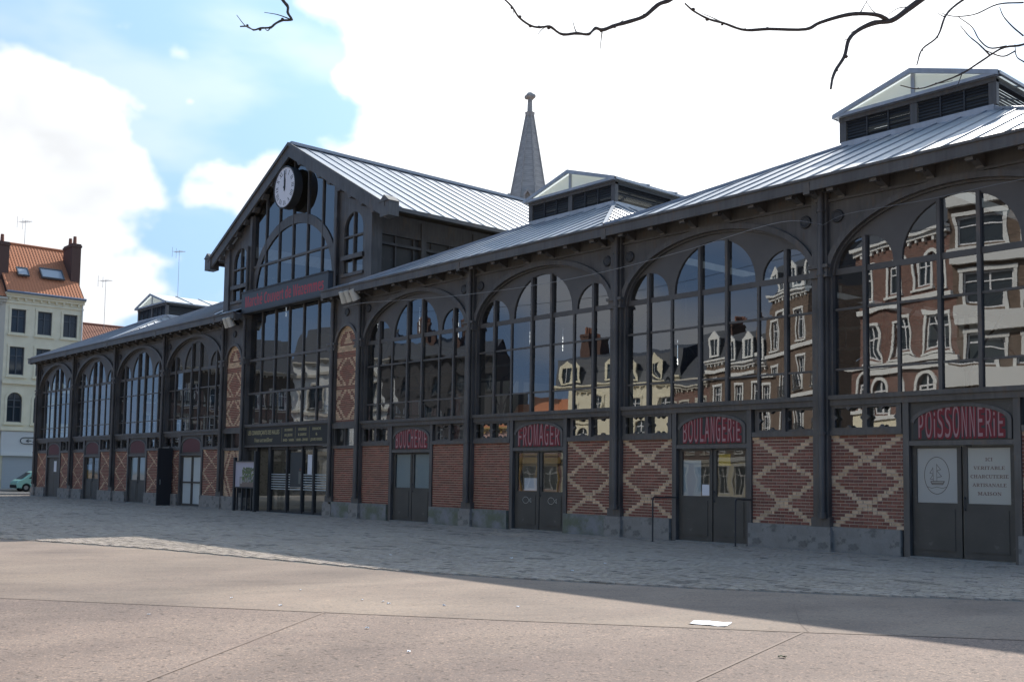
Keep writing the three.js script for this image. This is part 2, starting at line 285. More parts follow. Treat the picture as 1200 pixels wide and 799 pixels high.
BG.frieze = box(-3.24, 3.24, Y.frieze + .06, 8.66, -.12, -.02);
BG.rosette = merge([new THREE.TorusGeometry(.12, .035, 8, 20), new THREE.CylinderGeometry(.09, .09, .05, 16).rotateX(Math.PI / 2)].map(g => uvm(g)));
BG.bracket = extr((() => { const s = new THREE.Shape(); s.moveTo(-.02, 8.16); s.lineTo(.05, 8.16); s.lineTo(.07, 8.24); s.quadraticCurveTo(.2, 8.26, .34, 8.36); s.lineTo(.4, 8.26); s.lineTo(.54, 8.26); s.lineTo(.56, 8.52); s.lineTo(-.02, 8.52); s.closePath(); return s; })(), -.085, .085, 6).rotateY(-Math.PI / 2);
BG.column = merge([box(-.2, .2, .57, 8.56, -.25, .12), box(-.24, .24, .57, .8, -.25, .15), box(-.25, .25, 6.36, 6.44, -.2, .2), box(-.23, .23, 6.44, 6.58, -.2, .17), box(-.27, .27, 6.58, 6.66, -.2, .22), box(-.24, .24, 8.36, 8.56, -.2, .3)]);
BG.colonnette = merge([uvm(cyl(.075, .07, 7.6, .08, .78, .19, 14)), uvm(cyl(.1, .1, .12, .08, .78, .19, 14)), uvm(cyl(.095, .095, .08, .08, 6.4, .19, 14)), uvm(cyl(.1, .1, .06, .08, 2.7, .19, 14)), uvm(cyl(.095, .095, .06, .08, 7.9, .19, 14))]);
BG.colBase = merge([box(-.3, .3, 0, .5, -.3, .22), box(-.27, .27, .5, .58, -.3, .19)]);
BG.lowFrame = sx => { // two light frame with cusped corners, local x from 1.3 to 3.0
  const g = []; const s = poly([[1.3, Y.low0], [3.05, Y.low0], [3.05, Y.sill], [1.3, Y.sill]]);
  for (const [a, b] of [[1.42, 2.12], [2.24, 2.94]]) { const h = new THREE.Path(), c = .06, y0 = Y.low0 + .05, y1 = Y.low1 - .02, m = (a + b) / 2, ym = (y0 + y1) / 2; h.moveTo(a, y0); h.lineTo(m - c, y0); h.lineTo(m, y0 + c); h.lineTo(m + c, y0); h.lineTo(b, y0); h.lineTo(b, ym - c); h.lineTo(b - c, ym); h.lineTo(b, ym + c); h.lineTo(b, y1); h.lineTo(m + c, y1); h.lineTo(m, y1 - c); h.lineTo(m - c, y1); h.lineTo(a, y1); h.lineTo(a, ym + c); h.lineTo(a + c, ym); h.lineTo(a, ym - c); h.closePath(); s.holes.push(h); }
  g.push(extr(s, -.14, -.06), box(2.13, 2.23, Y.low0, Y.sill, -.06, .02));
  const m = merge(g); if (sx < 0) { m.rotateY(Math.PI); m.translate(0, 0, -.12); } return m;
};
BG.low = { 1: BG.lowFrame(1), '-1': BG.lowFrame(-1) };
BG.lowPane = uvm(new THREE.PlaneGeometry(.78, .56));

let paneRand = rng(41);
function addPanes(win, list, mat) { list.forEach(([geo, x, y, z]) => { const p = mesh('pane', geo, mat === M.glass ? M.glassSet[Math.floor(paneRand() * 3)] : mat, win); p.position.set(x, y, z); p.rotation.set((paneRand() - .5) * .009, (paneRand() - .5) * .014, 0); }); }
function bayWindow(pos, ry, old, glass = old ? M.glassOld : M.glass) {
  const w = group('window', hall, pos, ry);
  mesh('tracery_plate', BG.tracery, M.plate, w);
  BG.mullThick.forEach(g => mesh('mullion', g, M.iron, w)); BG.mullThin.forEach(g => mesh('mullion', g, M.iron, w)); BG.sides.forEach(g => mesh('window_jamb', g, M.iron, w)); BG.rails.forEach(g => mesh('glazing_bar', g, M.iron, w));
  addPanes(w, BG.panes.map(([a, b, c, d], i) => [BG.pane[i], (a + b) / 2, (c + d) / 2, -.12]), glass);
  BG.lightPane.forEach(g => mesh('pane', g, glass, w));
  return w;
}
function bayFrame(pos, ry) {
  const put = (n, g, m) => { const o = mesh(n, g, m, hall); o.position.set(...pos); o.rotation.y = ry; return o; };
  put('spandrel', BG.spandrel, M.iron); put('arch_moulding', BG.archMould, M.iron); put('arch_soffit', BG.archInner, M.iron); put('window_sill', BG.sill, M.iron);
  put('frieze_moulding', BG.friezeMould, M.iron); put('frieze', BG.frieze, M.iron);
  const c = Math.cos(ry), s = Math.sin(ry), at = (x, z) => [pos[0] + x * c + z * s, pos[2] - x * s + z * c];
  for (const x of [-2.82, 2.82]) { const o = mesh('rosette', BG.rosette, M.ironDark, hall); const [X, Z] = at(x, .02); o.position.set(X, 7.78, Z); o.rotation.y = ry; }
  for (let k = 0; k < 6; k++) { const o = mesh('bracket', BG.bracket, M.iron, hall); const [X, Z] = at(-2.7 + k * 1.08, 0); o.position.set(X, 0, Z); o.rotation.y = ry; }
}
function column(x, z, ry = 0) {
  const g = group('column', hall, [x, 0, z], ry);
  mesh('shaft', BG.column, M.iron, g); mesh('colonnette', BG.colonnette, M.iron, g); mesh('stone_base', BG.colBase, M.stone, g);
  const b = mesh('bracket', BG.bracket, M.iron, g); b.position.set(0, 0, .1); return g;
}
// ---- brickwork: each brick has its own edges and stands proud of the mortar
let singleBricks = 0;
const brickGeoCache = {};
function brickGeo(w, h) { const k = w.toFixed(2) + h.toFixed(3); return brickGeoCache[k] ??= uvm(new THREE.BoxGeometry(w, h, .03)); }
function brickPanel(name, x0, x1, y0, y1, z, buff, single = false, inside = () => true) {
  const p = group(name, hall); const r = rng(Math.round((x0 + 200) * 91 + y0 * 17));
  mesh('mortar', box(x0, x1, y0, y1, z - .12, z - .012), M.mortar, p);
  const CO = .0765, n = Math.round((y1 - y0) / CO), ch = (y1 - y0) / n, list = [], colr = [];
  for (let c = 0; c < n; c++) {
    let x = x0 - (c % 2 ? .115 : 0) - r() * .01; const yc = y0 + (c + .5) * ch;
    while (x < x1 - .02) {
      const a = Math.max(x, x0) + .006, b = Math.min(x + .222, x1) - .006; x += .23;
      if (b - a < .03 || !inside((a + b) / 2, yc)) continue;
      // a course is cut where the pattern changes colour, as half bricks are
      const cuts = [a]; for (let k = 1; k < 4; k++) { const xm = a + (b - a) * k / 4; if (buff(xm - .02, yc) !== buff(xm + .02, yc) && xm - cuts[cuts.length - 1] > .04) cuts.push(xm); } cuts.push(b);
      for (let q = 0; q + 1 < cuts.length; q++) {
        const u = cuts[q] + (q ? .005 : 0), w = cuts[q + 1] - (q + 2 < cuts.length ? .005 : 0), bf = buff((u + w) / 2, yc), dz = (r() - .5) * .006;
        if (single && singleBricks < 290) {
          singleBricks++; const m = mesh('brick', brickGeo(w - u, ch - .019), bf ? M.buffTone[Math.floor(r() * 3)] : M.brickTone[Math.floor(r() * 5)], p); m.position.set((u + w) / 2, yc, z - .012 + dz);
        } else {
          const g = uvm(new THREE.BoxGeometry(w - u, ch - .019, .03).translate((u + w) / 2, yc, z - .012 + dz));
          const t = bf ? [.68, .485, .31] : [.28 + .07 * (r() - .5), .118, .084], v = .78 + r() * .46, cc = new Float32Array(g.attributes.position.count * 3);
          for (let i = 0; i < cc.length; i += 3) { cc[i] = t[0] * v; cc[i + 1] = t[1] * v; cc[i + 2] = t[2] * v; }
          g.setAttribute('color', new THREE.BufferAttribute(cc, 3)); list.push(g);
        }
      }
    }
  }
  if (list.length) stuff(mesh('brickwork', mergeGeometries(list, false), M.brick, p));
  return p;
}
const lattice = (x0, x1, y0, y1, th) => { const hw = (x1 - x0) / 2, cx = (x0 + x1) / 2, H = y1 - y0; return (x, y) => { const t = ((y - y0) / H * 2) % 1, tri = Math.abs(t * 2 - 1) * hw * 1.0; return Math.abs(Math.abs(x - cx) - tri) < th; }; };
const plain = () => false;
// ---- a shopfront bay: brick panels, plinths, low lights, door
const sheetPlane = (x0, x1, y0, y1, z) => { const g = new THREE.PlaneGeometry(x1 - x0, y1 - y0); return g.translate((x0 + x1) / 2, (y0 + y1) / 2, z); };
function shopBay(cx, half, opt) {
  const z = 0;
  for (const s of [-1, 1]) {
    const x0 = s < 0 ? cx - half + .2 : cx + 1.26, x1 = s < 0 ? cx - 1.26 : cx + half - .2;
    const pat = opt.pattern[s < 0 ? 0 : 1];
    brickPanel('brick_panel', x0, x1, Y.plinth + .02, Y.brick, -.01, pat ? lattice(x0, x1, Y.plinth, Y.brick, pat) : plain, opt.single === s || opt.single === 2);
    const pl = mesh('plinth', box(x0 - .06, x1 + .05 * s, -.02, Y.plinth + .02, -.2, .1), opt.moss ? M.mossStone : M.stone, hall);
    const lw = group('low_window', hall, [cx, 0, 0]); mesh('window_frame', BG.low[s], M.iron, lw);
    for (const x of [1.77, 2.59]) { const p = mesh('pane', BG.lowPane, M.glass, lw); p.position.set(x * s, 3.07, -.12); p.rotation.y = (paneRand() - .5) * .03; p.rotation.x = (paneRand() - .5) * .02; }
  }
  for (const g of BG.string) mesh('string_course', g, M.iron, hall).position.set(cx, 0, 0);
  shopDoor(cx, opt.door || {});
}
const doorArch = (r, y0, h) => { const p = [[-r, y0], [r, y0]]; for (let i = 0; i <= 22; i++) { const a = Math.PI * i / 22; p.push([r * Math.cos(a), y0 + h * (.52 + .48 * Math.sin(a))]); } return p; };
const DG = {
  post: s => box(s * 1.12, s * 1.26, 0, Y.sill, -.2, .04),
  head: box(-1.12, 1.12, 2.42, 2.52, -.18, .03), spand: extr((() => { const s = poly([[-1.12, 2.52], [1.12, 2.52], [1.12, Y.sill], [-1.12, Y.sill]]); return s; })(), -.16, -.02),
  arch: extr((() => { const o = doorArch(1.08, 2.54, .76).slice(1), i = doorArch(1.0, 2.54, .69).slice(1).reverse(); return poly([...o, ...i]); })(), -.02, .03),
  leafFrame: extr((() => { const s = poly([[.02, .06], [1.1, .06], [1.1, 2.4], [.02, 2.4]]); const h = new THREE.Path(); h.moveTo(.11, 1.2); h.lineTo(1.0, 1.2); h.lineTo(1.0, 2.36); h.lineTo(.11, 2.36); h.closePath(); s.holes.push(h); return s; })(), -.14, -.07),
  leafFull: extr((() => { const s = poly([[.02, .06], [1.1, .06], [1.1, 2.4], [.02, 2.4]]); for (const [a, b] of [[.16, 1.12], [1.2, 2.34]]) { const h = new THREE.Path(); h.moveTo(.1, a); h.lineTo(1.02, a); h.lineTo(1.02, b); h.lineTo(.1, b); h.closePath(); s.holes.push(h); } return s; })(), -.14, -.07),
  panel: box(.16, .96, .2, 1.08, -.07, -.055), solid: box(.02, 1.1, .06, 2.4, -.14, -.07),
  pane: new THREE.PlaneGeometry(.9, 1.17).translate(.555, 1.78, -.1), paneLow: new THREE.PlaneGeometry(.94, .98).translate(.56, .64, -.1), paneUp: new THREE.PlaneGeometry(.94, 1.16).translate(.56, 1.77, -.1),
  handle: merge([uvm(cyl(.012, .012, .3, .06, 1.05, -.03, 8)), box(.05, .07, 1.06, 1.09, -.07, -.03), box(.05, .07, 1.3, 1.33, -.07, -.03)]),
  step: box(-1.12, 1.12, -.01, .05, -.25, .06),
};
uvm(DG.pane); uvm(DG.paneLow); uvm(DG.paneUp);
function shopDoor(cx, o) {
  const d = group('door', hall, [cx, 0, 0]);
  for (const s of [-1, 1]) mesh('door_post', DG.post(s), M.iron, d);
  mesh('door_head', DG.head, M.iron, d); mesh('transom_panel', DG.spand, M.door, d); mesh('transom_arch', DG.arch, M.iron, d); mesh('threshold', DG.step, M.stone, d);
  for (const s of [-1, 1]) {
    const open = o.open && s < 0; const flip = g => { if (s > 0) return g; const q = g.clone(); q.scale(-1, 1, 1); const ix = q.index; if (ix) { for (let i = 0; i < ix.count; i += 3) { const t = ix.getX(i); ix.setX(i, ix.getX(i + 1)); ix.setX(i + 1, t); } } else { const p = q.attributes; for (const k of Object.keys(p)) { const a = p[k]; for (let i = 0; i < a.count; i += 3) for (let c = 0; c < a.itemSize; c++) { const t = a.array[i * a.itemSize + c]; a.array[i * a.itemSize + c] = a.array[(i + 1) * a.itemSize + c]; a.array[(i + 1) * a.itemSize + c] = t; } } } q.computeVertexNormals(); return q; };
    if (o.solid) { mesh('door_leaf', flip(DG.solid), M.door, d); }
    else if (o.full) { mesh('door_leaf', flip(DG.leafFull), M.door, d); mesh('pane', flip(DG.paneLow), M.frost, d); mesh('pane', flip(DG.paneUp), M.frost, d); }
    else {
      mesh('door_leaf', flip(DG.leafFrame), M.door, d); mesh('door_panel', flip(DG.panel), M.door, d);
      const k = s < 0 ? 0 : 1; if (o.mat?.[k] !== 'none') mesh('pane', flip(DG.pane), o.mat?.[k] === 'print' ? M.frost : M.doorGlass, d);
    }
    if (s > 0 && !o.solid) mesh('handle', DG.handle, M.ironDark, d);
  }
  return d;
}
// things fixed inside or on the shop doors
function panelThing(name, label, cat, x0, x1, y0, y1, z, mat, grp) { const m = mesh(numbered(name), uvm(boxG(-(x1 - x0) / 2, (x1 - x0) / 2, 0, y1 - y0, -.004, .004)), mat, scene); m.position.set((x0 + x1) / 2, y0, z); m.userData = { label, category: cat, ...(grp ? { group: grp } : {}) }; return m; }

const bayC = i => (RIGHT[i] + RIGHT[i + 1]) / 2, bayL = i => (LEFT[i] + LEFT[i + 1]) / 2;
for (let i = 0; i < 4; i++) {
  bayFrame([bayC(i), 0, 0], 0); bayWindow([bayC(i), 0, 0], 0, i === 0);
  bayFrame([bayL(i), 0, 0], 0); bayWindow([bayL(i), 0, 0], 0, false);
}
RIGHT.forEach(x => column(x, 0)); LEFT.forEach(x => column(x, 0));
shopBay(bayC(3), 3.25, { pattern: [.125, .125], single: -1, door: { mat: ['print', 'print'] } });
shopBay(bayC(2), 3.25, { pattern: [.125, .125], single: 1, door: {} });
shopBay(bayC(1), 3.25, { pattern: [0, .125], moss: true, door: {} });
shopBay(bayC(0), 3.25, { pattern: [0, 0], moss: true, door: {} });
shopBay(bayL(0), 3.2, { pattern: [.075, .075], door: { full: true } });
shopBay(bayL(1), 3.2, { pattern: [.075, .075], door: {} });
shopBay(bayL(2), 3.2, { pattern: [.075, .075], door: {} });
shopBay(bayL(3), 3.2, { pattern: [.075, .075], door: { solid: true } });

// ---- narrow piers either side of the entrance
for (const s of [-1, 1]) {
  const xi = XC + s * 3.62, xo = XC + s * 5.55, x0 = Math.min(xi, xo) + .2, x1 = Math.max(xi, xo) - .2, m = (x0 + x1) / 2, hw = (x1 - x0) / 2;
  column(xi, -.05);
  const up = (x, y) => {
    if (y > 6.5) { const k = (7.3 - y) / .8; return Math.abs(Math.hypot((x - m) / hw, (y - 6.5) / .82) - .86) < .15 || (Math.abs(x - m) < .3 * (7.05 - y) / .5 && y > 6.62); }
    if (y > 6.28) return true; if (y > 6.12) return false;
    const t = (y - 3.66) / 1.23, f = t - Math.floor(t), tri = (1 - Math.abs(f * 2 - 1)) * hw * .88; const a = Math.abs(x - m);
    if (f < .06 || f > .96) return false; return Math.abs(a - tri) < .085 || (a > tri + .25 && Math.abs(f - .5) > .1);
  };
  brickPanel('brick_panel', x0, x1, 3.62, 7.35, -.02, up, false, (x, y) => y < 6.5 || Math.hypot((x - m) / hw, (y - 6.5) / .82) < 1);
  mesh('pier_plate', extr((() => { const p = poly([[x0 - .06, 3.55], [x1 + .06, 3.55], [x1 + .06, 8.6], [x0 - .06, 8.6]]), h = new THREE.Path(); h.moveTo(x0 + .03, 3.62); h.lineTo(x1 - .03, 3.62); for (let i = 0; i <= 20; i++) { const a = Math.PI * i / 20; h.lineTo(m + (hw - .03) * Math.cos(a), 6.5 + .82 * Math.sin(a)); } h.closePath(); p.holes.push(h); return p; })(), -.02, .04), M.iron, hall);
  mesh('pier_moulding', extr(poly([...ell(hw + .06, .92, 6.45, 20).map(([x, y]) => [x + m, y]), ...ell(hw - .04, .8, 6.45, 20).reverse().map(([x, y]) => [x + m, y])]), .03, .1), M.iron, hall);
  const ro = mesh('rosette', BG.rosette, M.ironDark, hall); ro.position.set(m, 7.78, .06);
  mesh('pier_rail', box(x0 - .06, x1 + .06, 3.36, 3.56, -.1, .1), M.iron, hall); mesh('pier_rail', box(x0 - .06, x1 + .06, 2.6, 2.72, -.1, .06), M.iron, hall);
  for (const [a, b] of [[x0 + .06, m - .05], [m + .05, x1 - .06]]) { const w = group('low_window', hall); mesh('pane', uvm(sheetPlane(a - .04, b + .04, 2.7, 3.38, -.06)), M.glass, w); for (const q of [a - .09, b]) mesh('window_jamb', box(q, q + .09, 2.72, 3.36, -.08, .03), M.iron, w); }
  const lx = s < 0 ? ((x, y) => { const t = (y - .6) / 2.05, tri = (1 - Math.abs(t * 2 - 1)) * hw * .85, a = Math.abs(x - m); return Math.abs(a - tri) < .085 || (a > tri + .25 && Math.abs(t - .5) > .12); }) : plain;
  brickPanel('brick_panel', x0, x1, .59, 2.62, -.01, lx);
  mesh('plinth', box(x0 - .1, x1 + .1, -.02, .6, -.2, .14), s > 0 ? M.mossStone : M.stone, hall);
  for (let k = 0; k < 2; k++) { const b = mesh('bracket', BG.bracket, M.iron, hall); b.position.set(m - .4 + k * .8, 0, 0); }
}
// ---- eaves gutters
for (const [a, b] of [[-35.15, -6.75], [-70.35, -42.35]]) {
  const f = group('eaves_gutter', hall);
  mesh('fascia', merge([box(a, b, 8.33, 8.58, .56, .64), box(a, b, 8.58, 8.64, .5, .68)]), M.iron, f);
  mesh('soffit', box(a, b, 8.52, 8.56, -.1, .56), M.iron, f); mesh('gutter_bed', box(a, b, 8.56, 8.6, -.1, .5), M.seam, f);
}
for (const z of [0]) for (const x of [-6.75, -70.35]) { const s = x > -40 ? 1 : -1; mesh('side_gutter', merge([box(x - .05, x + .05, 8.33, 8.6, BACK, .6)]), M.iron, hall); }

// ---- entrance: tall glazing, transom, glass doors
{
  const e0 = XC - 3.5, e1 = XC + 3.42, n = 6, dx = (e1 - e0) / n, w = group('entrance_window', hall);
  for (let i = 0; i <= n; i++) mesh('mullion', box(e0 + i * dx - .032, e0 + i * dx + .032, 3.72, 8.62, -.18, -.07), M.iron, w);
  for (const [a, b] of [[6.5, .05], [5.05, .04]]) mesh('glazing_bar', box(e0, e1, a - b, a + b, -.19, -.06), M.iron, w);
  const list = []; for (let i = 0; i < n; i++) for (const [a, b] of [[3.74, 5.05], [5.05, 6.5], [6.5, 8.6]]) list.push([uvm(new THREE.PlaneGeometry(dx - .04, b - a - .02)), e0 + (i + .5) * dx, (a + b) / 2, -.13]);
  addPanes(w, list, M.glass);
  mesh('transom_panel', box(e0 - .05, e1 + .05, 2.74, 3.72, -.26, -.03), M.door, hall);
  for (const [a, b, c] of [[3.6, 3.72, .05], [2.74, 2.8, .03]]) mesh('transom_moulding', box(e0 - .05, e1 + .05, a, b, -.03, c), M.iron, hall);
  const d = group('entrance_door', hall), xs = [e0, e0 + 1.0, e0 + 2.1, e0 + 3.55, e0 + 4.75, e0 + 5.65, e1];
  xs.forEach((x, i) => mesh('door_stile', box(x - (i === 2 ? .1 : .045), x + (i === 2 ? .1 : .045), 0, 2.74, -.25, -.1), M.ironDark, d));
  xs.slice(0, -1).forEach((x, i) => {
    if (i === 1) return; const b = xs[i + 1];
    mesh('pane', uvm(sheetPlane(x + .03, b - .03, .04, 2.72, -.18)), M.doorGlass, d); mesh('door_rail', box(x, b, .03, .12, -.2, -.15), M.ironDark, d); mesh('door_rail', box(x, b, 2.62, 2.72, -.2, -.15), M.ironDark, d);
    if (i > 1) for (let k = 0; k < 7; k++) mesh('frosted_band', box(x + .06, b - .06, .98 + k * .1, 1.02 + k * .1, -.176, -.172), M.frost, d);
  });
  mesh('threshold', box(e0, e1, -.01, .03, -.4, .1), M.stone, hall);
}
// ---- gable
{
  const ez = 11.42, rz = 15.32, hwid = 7.2, sl = (rz - ez) / hwid, roofY = x => rz - Math.abs(x - XC) * sl;
  const g = group('gable', hall), zf = -.15, under = x => roofY(x) - .42;
  const e0 = XC - 3.5, e1 = XC + 3.45, n = 6, dx = (e1 - e0) / n, y0 = 9.4;
  // glazing: mullions, rail, panes cut to the slope
  for (let i = 0; i <= n; i++) { const x = e0 + i * dx, t = i === 0 || i === n ? .1 : .032; mesh('mullion', box(x - t, x + t, y0, under(x) - .1, zf - .08, zf + (t > .08 ? .14 : .035)), M.iron, g); }
  mesh('glazing_bar', box(e0, e1, 10.58, 10.67, zf - .1, zf + .03), M.iron, g);
  for (let i = 0; i < n; i++) {
    const a = e0 + i * dx + .01, b = a + dx - .02, mk = pts => uvm(new THREE.ShapeGeometry(poly(pts)).translate(0, 0, zf - .03)), pr = [];
    mesh('pane', mk([[a, y0], [b, y0], [b, 10.62], [a, 10.62]]), M.glass, g);
    const pk = a < XC && b > XC ? [[XC, under(XC)]] : [];
    mesh('pane', mk([[a, 10.62], [b, 10.62], [b, under(b)], ...pk, [a, under(a)]]), M.glass, g);
  }
  mesh('glazing_arch', extr(poly([...ell(3.45, 2.95, 9.45, 40).map(([x, y]) => [x + XC - .02, y]), ...ell(3.12, 2.55, 9.45, 40).reverse().map(([x, y]) => [x + XC - .02, y])]), zf - .015, zf + .02), M.iron, g);
  for (const s of [-1, 1]) {   // side strips with an arched two light window
    const xa = XC + s * 3.5, xb = XC + s * 5.62, lo = Math.min(xa, xb), hi = Math.max(xa, xb), m = (lo + hi) / 2 + s * .05, r = .66;
    const p = poly([[lo, 8.6], [hi, 8.6], [hi, under(hi)], [lo, under(lo)]]);
    const h = new THREE.Path(); h.moveTo(m - r, 10.02); h.lineTo(m + r, 10.02); for (let i = 0; i <= 16; i++) { const a = Math.PI * i / 16; h.lineTo(m + r * Math.cos(a), 10.98 + .7 * Math.sin(a)); } h.closePath(); p.holes.push(h);
    const h2 = new THREE.Path(); h2.moveTo(m - r, 9.32); h2.lineTo(m + r, 9.32); h2.lineTo(m + r, 9.85); h2.lineTo(m - r, 9.85); h2.closePath(); p.holes.push(h2);
    mesh('gable_plate', extr(p, zf - .1, zf + .02), M.iron, g);
    const w = group('arched_window', hall);
    const ap = [[m - r, 10.02], [m + r, 10.02]]; for (let i = 0; i <= 16; i++) { const a = Math.PI * i / 16; ap.push([m + r * Math.cos(a), 10.98 + .7 * Math.sin(a)]); }
    mesh('pane', uvm(new THREE.ShapeGeometry(poly(ap)).translate(0, 0, zf - .06)), M.glass, w); mesh('pane', uvm(sheetPlane(m - r, m + r, 9.32, 9.85, zf - .06)), M.glass, w);
    mesh('mullion', box(m - .028, m + .028, 9.32, 11.66, zf - .08, zf + .02), M.iron, w); mesh('glazing_bar', box(m - r, m + r, 10.72, 10.78, zf - .08, zf + .03), M.iron, w);
    mesh('window_sill', box(m - r - .1, m + r + .1, 9.85, 10.02, zf - .1, zf + .12), M.iron, w); mesh('window_sill', box(m - r - .1, m + r + .1, 9.2, 9.32, zf - .1, zf + .1), M.iron, w);
    mesh('corner_post', box(XC + s * 5.55, XC + s * 6.0, 8.6, under(XC + s * 5.78) - .02, -.5, zf + .12), M.iron, hall);
    mesh('nave_downpipe', uvm(cyl(.06, .06, 3.0, XC + s * 3.62, 8.6, zf + .2, 10)), M.iron, hall);
    // barge board with moulded lower edge and brackets
    const P0 = [XC, rz + .02], P1 = [XC + s * hwid, ez + .02];
    mesh('barge_board', extr(poly(s > 0 ? [[P0[0], P0[1]], [P0[0], P0[1] - .56], [P1[0], P1[1] - .5], [P1[0], P1[1]]] : [[P0[0], P0[1]], [P1[0], P1[1]], [P1[0], P1[1] - .5], [P0[0], P0[1] - .56]]), .12, .2), M.iron, g);
    mesh('barge_moulding', extr(poly(s > 0 ? [[P0[0], P0[1] + .06], [P0[0], P0[1] - .08], [P1[0], P1[1] - .08], [P1[0], P1[1] + .06]] : [[P0[0], P0[1] + .06], [P1[0], P1[1] + .06], [P1[0], P1[1] - .08], [P0[0], P0[1] - .08]]), .2, .26), M.iron, g);
    mesh('gable_soffit', (() => { const q = planeQuad([XC, rz - .1, zf - .1], [XC, rz - .1, .12], [XC + s * hwid, ez - .1, .12], [XC + s * hwid, ez - .1, zf - .1]); return q; })(), M.iron, g);
    for (let k = 1; k < 9; k++) { const x = XC + s * k * .78, y = roofY(x); mesh('purlin_end', extr(poly([[x - .22, y - .42 - s * 0], [x + .22, y - .42], [x + .08, y - .62], [x - .08, y - .62]]), zf + .02, .14), M.iron, g); }
    mesh('eaves_block', merge([box(XC + s * hwid - .3, XC + s * hwid + .28, ez - .42, ez + .12, -.2, .24), extr(poly([[XC + s * hwid - .34, ez + .12], [XC + s * hwid + .32, ez + .12], [XC + s * hwid - .01, ez + .36]]), -.2, .28)]), M.iron, g);
    // clerestory along the nave
    const wx = XC + s * 5.62;
    mesh('clerestory_head', box(wx - .12, wx + .12, 10.75, 11.55, BACK, -.3), M.iron, hall); mesh('clerestory_sill', box(wx - .12, wx + .12, 8.4, 9.0, BACK, -.3), M.iron, hall);
    mesh('clerestory_rail', box(wx - .1, wx + .16, 10.35, 10.45, BACK, -.4), M.iron, hall);
    for (let z = -2.6; z > BACK; z -= 2.6) { mesh('clerestory_post', box(wx - .14, wx + .18, 8.6, 11.4, z - .12, z + .12), M.iron, hall); }
    for (let z = -.4; z > BACK + 1; z -= 2.6) { const w2 = group('clerestory_window', hall); for (let k = 0; k < 3; k++) mesh('louvre_panel', uvm(new THREE.PlaneGeometry(.84, 1.72).rotateY(Math.PI / 2).translate(wx - .02, 9.88, z - .5 - k * .85)), M.door, w2); for (let k = 1; k < 3; k++) mesh('mullion', box(wx - .06, wx + .08, 9, 10.75, z - .12 - k * .85, z - .06 - k * .85), M.iron, w2); }
    mesh('nave_gutter', box(XC + s * hwid - .06, XC + s * hwid + .12, ez - .16, ez - .02, BACK, -.2), M.iron, hall);
  }
  // nave roof
  for (const s of [1, -1]) roofSlope('nave_roof_slope', [XC + s * hwid, ez, .14], [XC + s * hwid, ez, BACK - .3], [XC, rz, BACK - .3], [XC, rz, .14], .66, s > 0);
  mesh('ceiling_boards', merge([-1, 1].map(s => planeQuad([XC + s * 5.6, roofY(XC + 5.6) - .2, -.3], [XC + s * 5.6, roofY(XC + 5.6) - .2, BACK], [XC, rz - .2, BACK], [XC, rz - .2, -.3]))), M.ceiling, hall);
  mesh('ridge_cap', merge([box(XC - .16, XC + .16, rz - .02, rz + .1, BACK - .3, .16)]), M.seam, hall);
  mesh('back_gable', extr(poly([[XC - 5.62, 0], [XC + 5.62, 0], [XC + 5.62, 11.9], [XC, rz - .1], [XC - 5.62, 11.9]]), BACK - .2, BACK), M.inside, hall);
}
// standing seam slope: A-B along the eaves, C-D along the top
function roofSlope(name, A, B, C, D, w, single) {
  const V = a => new THREE.Vector3(...a), a = V(A), e = V(B).sub(a).normalize(), up = V(D).sub(a); let n = e.clone().cross(up).normalize(); if (n.y < 0) n.negate();
  let t = n.clone().cross(e); if (t.dot(up) < 0) t.negate();
  const P = [A, B, C, D].map(p => { const q = V(p).sub(a); return [q.dot(e), q.dot(t)]; });
  const clip = (pts, s0, keep) => { const o = []; for (let i = 0; i < pts.length; i++) { const p = pts[i], q = pts[(i + 1) % pts.length], ip = keep * (p[0] - s0) >= 0, iq = keep * (q[0] - s0) >= 0; if (ip) o.push(p); if (ip !== iq) { const k = (s0 - p[0]) / (q[0] - p[0]); o.push([s0, p[1] + (q[1] - p[1]) * k]); } } return o; };
  const S = P.map(p => p[0]), lo = Math.min(...S), hi = Math.max(...S), N = Math.round((hi - lo) / w), st = (hi - lo) / N, g = group(name, hall), sheets = [], seams = [];
  const W = (s, k, h = 0) => a.clone().addScaledVector(e, s).addScaledVector(t, k).addScaledVector(n, h);
  for (let i = 0; i < N; i++) {
    const s0 = lo + i * st, c = clip(clip(P, s0, 1), s0 + st, -1); if (c.length < 3) continue;
    const pos = [], uv = []; for (let k = 1; k + 1 < c.length; k++) for (const v of [c[0], c[k], c[k + 1]]) { pos.push(...W(v[0], v[1]).toArray()); uv.push(v[0] + i * .37, v[1] + i * 1.3); }
    const b = new THREE.BufferGeometry(); b.setAttribute('position', new THREE.Float32BufferAttribute(pos, 3)); b.setAttribute('uv', new THREE.Float32BufferAttribute(uv, 2)); b.computeVertexNormals();
    if (b.attributes.normal.getY(0) < 0) { for (const k of ['position', 'uv']) { const q = b.attributes[k], z = q.itemSize; for (let v = 0; v < q.count; v += 3) for (let d = 0; d < z; d++) { const h = q.array[(v + 1) * z + d]; q.array[(v + 1) * z + d] = q.array[(v + 2) * z + d]; q.array[(v + 2) * z + d] = h; } } b.computeVertexNormals(); }
    single ? mesh('roof_sheet', b, M.zinc, g) : sheets.push(b);
    const col = c.filter(p => Math.abs(p[0] - s0) < 1e-4); if (i && col.length >= 2) { const ks = col.map(p => p[1]), q = bar(W(s0, Math.min(...ks), .015).toArray(), W(s0, Math.max(...ks), .015).toArray(), .026, .036); single ? mesh('seam', q, M.seam, g) : seams.push(q); }
  }
  if (!single) { stuff(mesh('roof_sheets', merge(sheets), M.zinc, g)); stuff(mesh('seams', merge(seams), M.seam, g)); }
  return g;
}
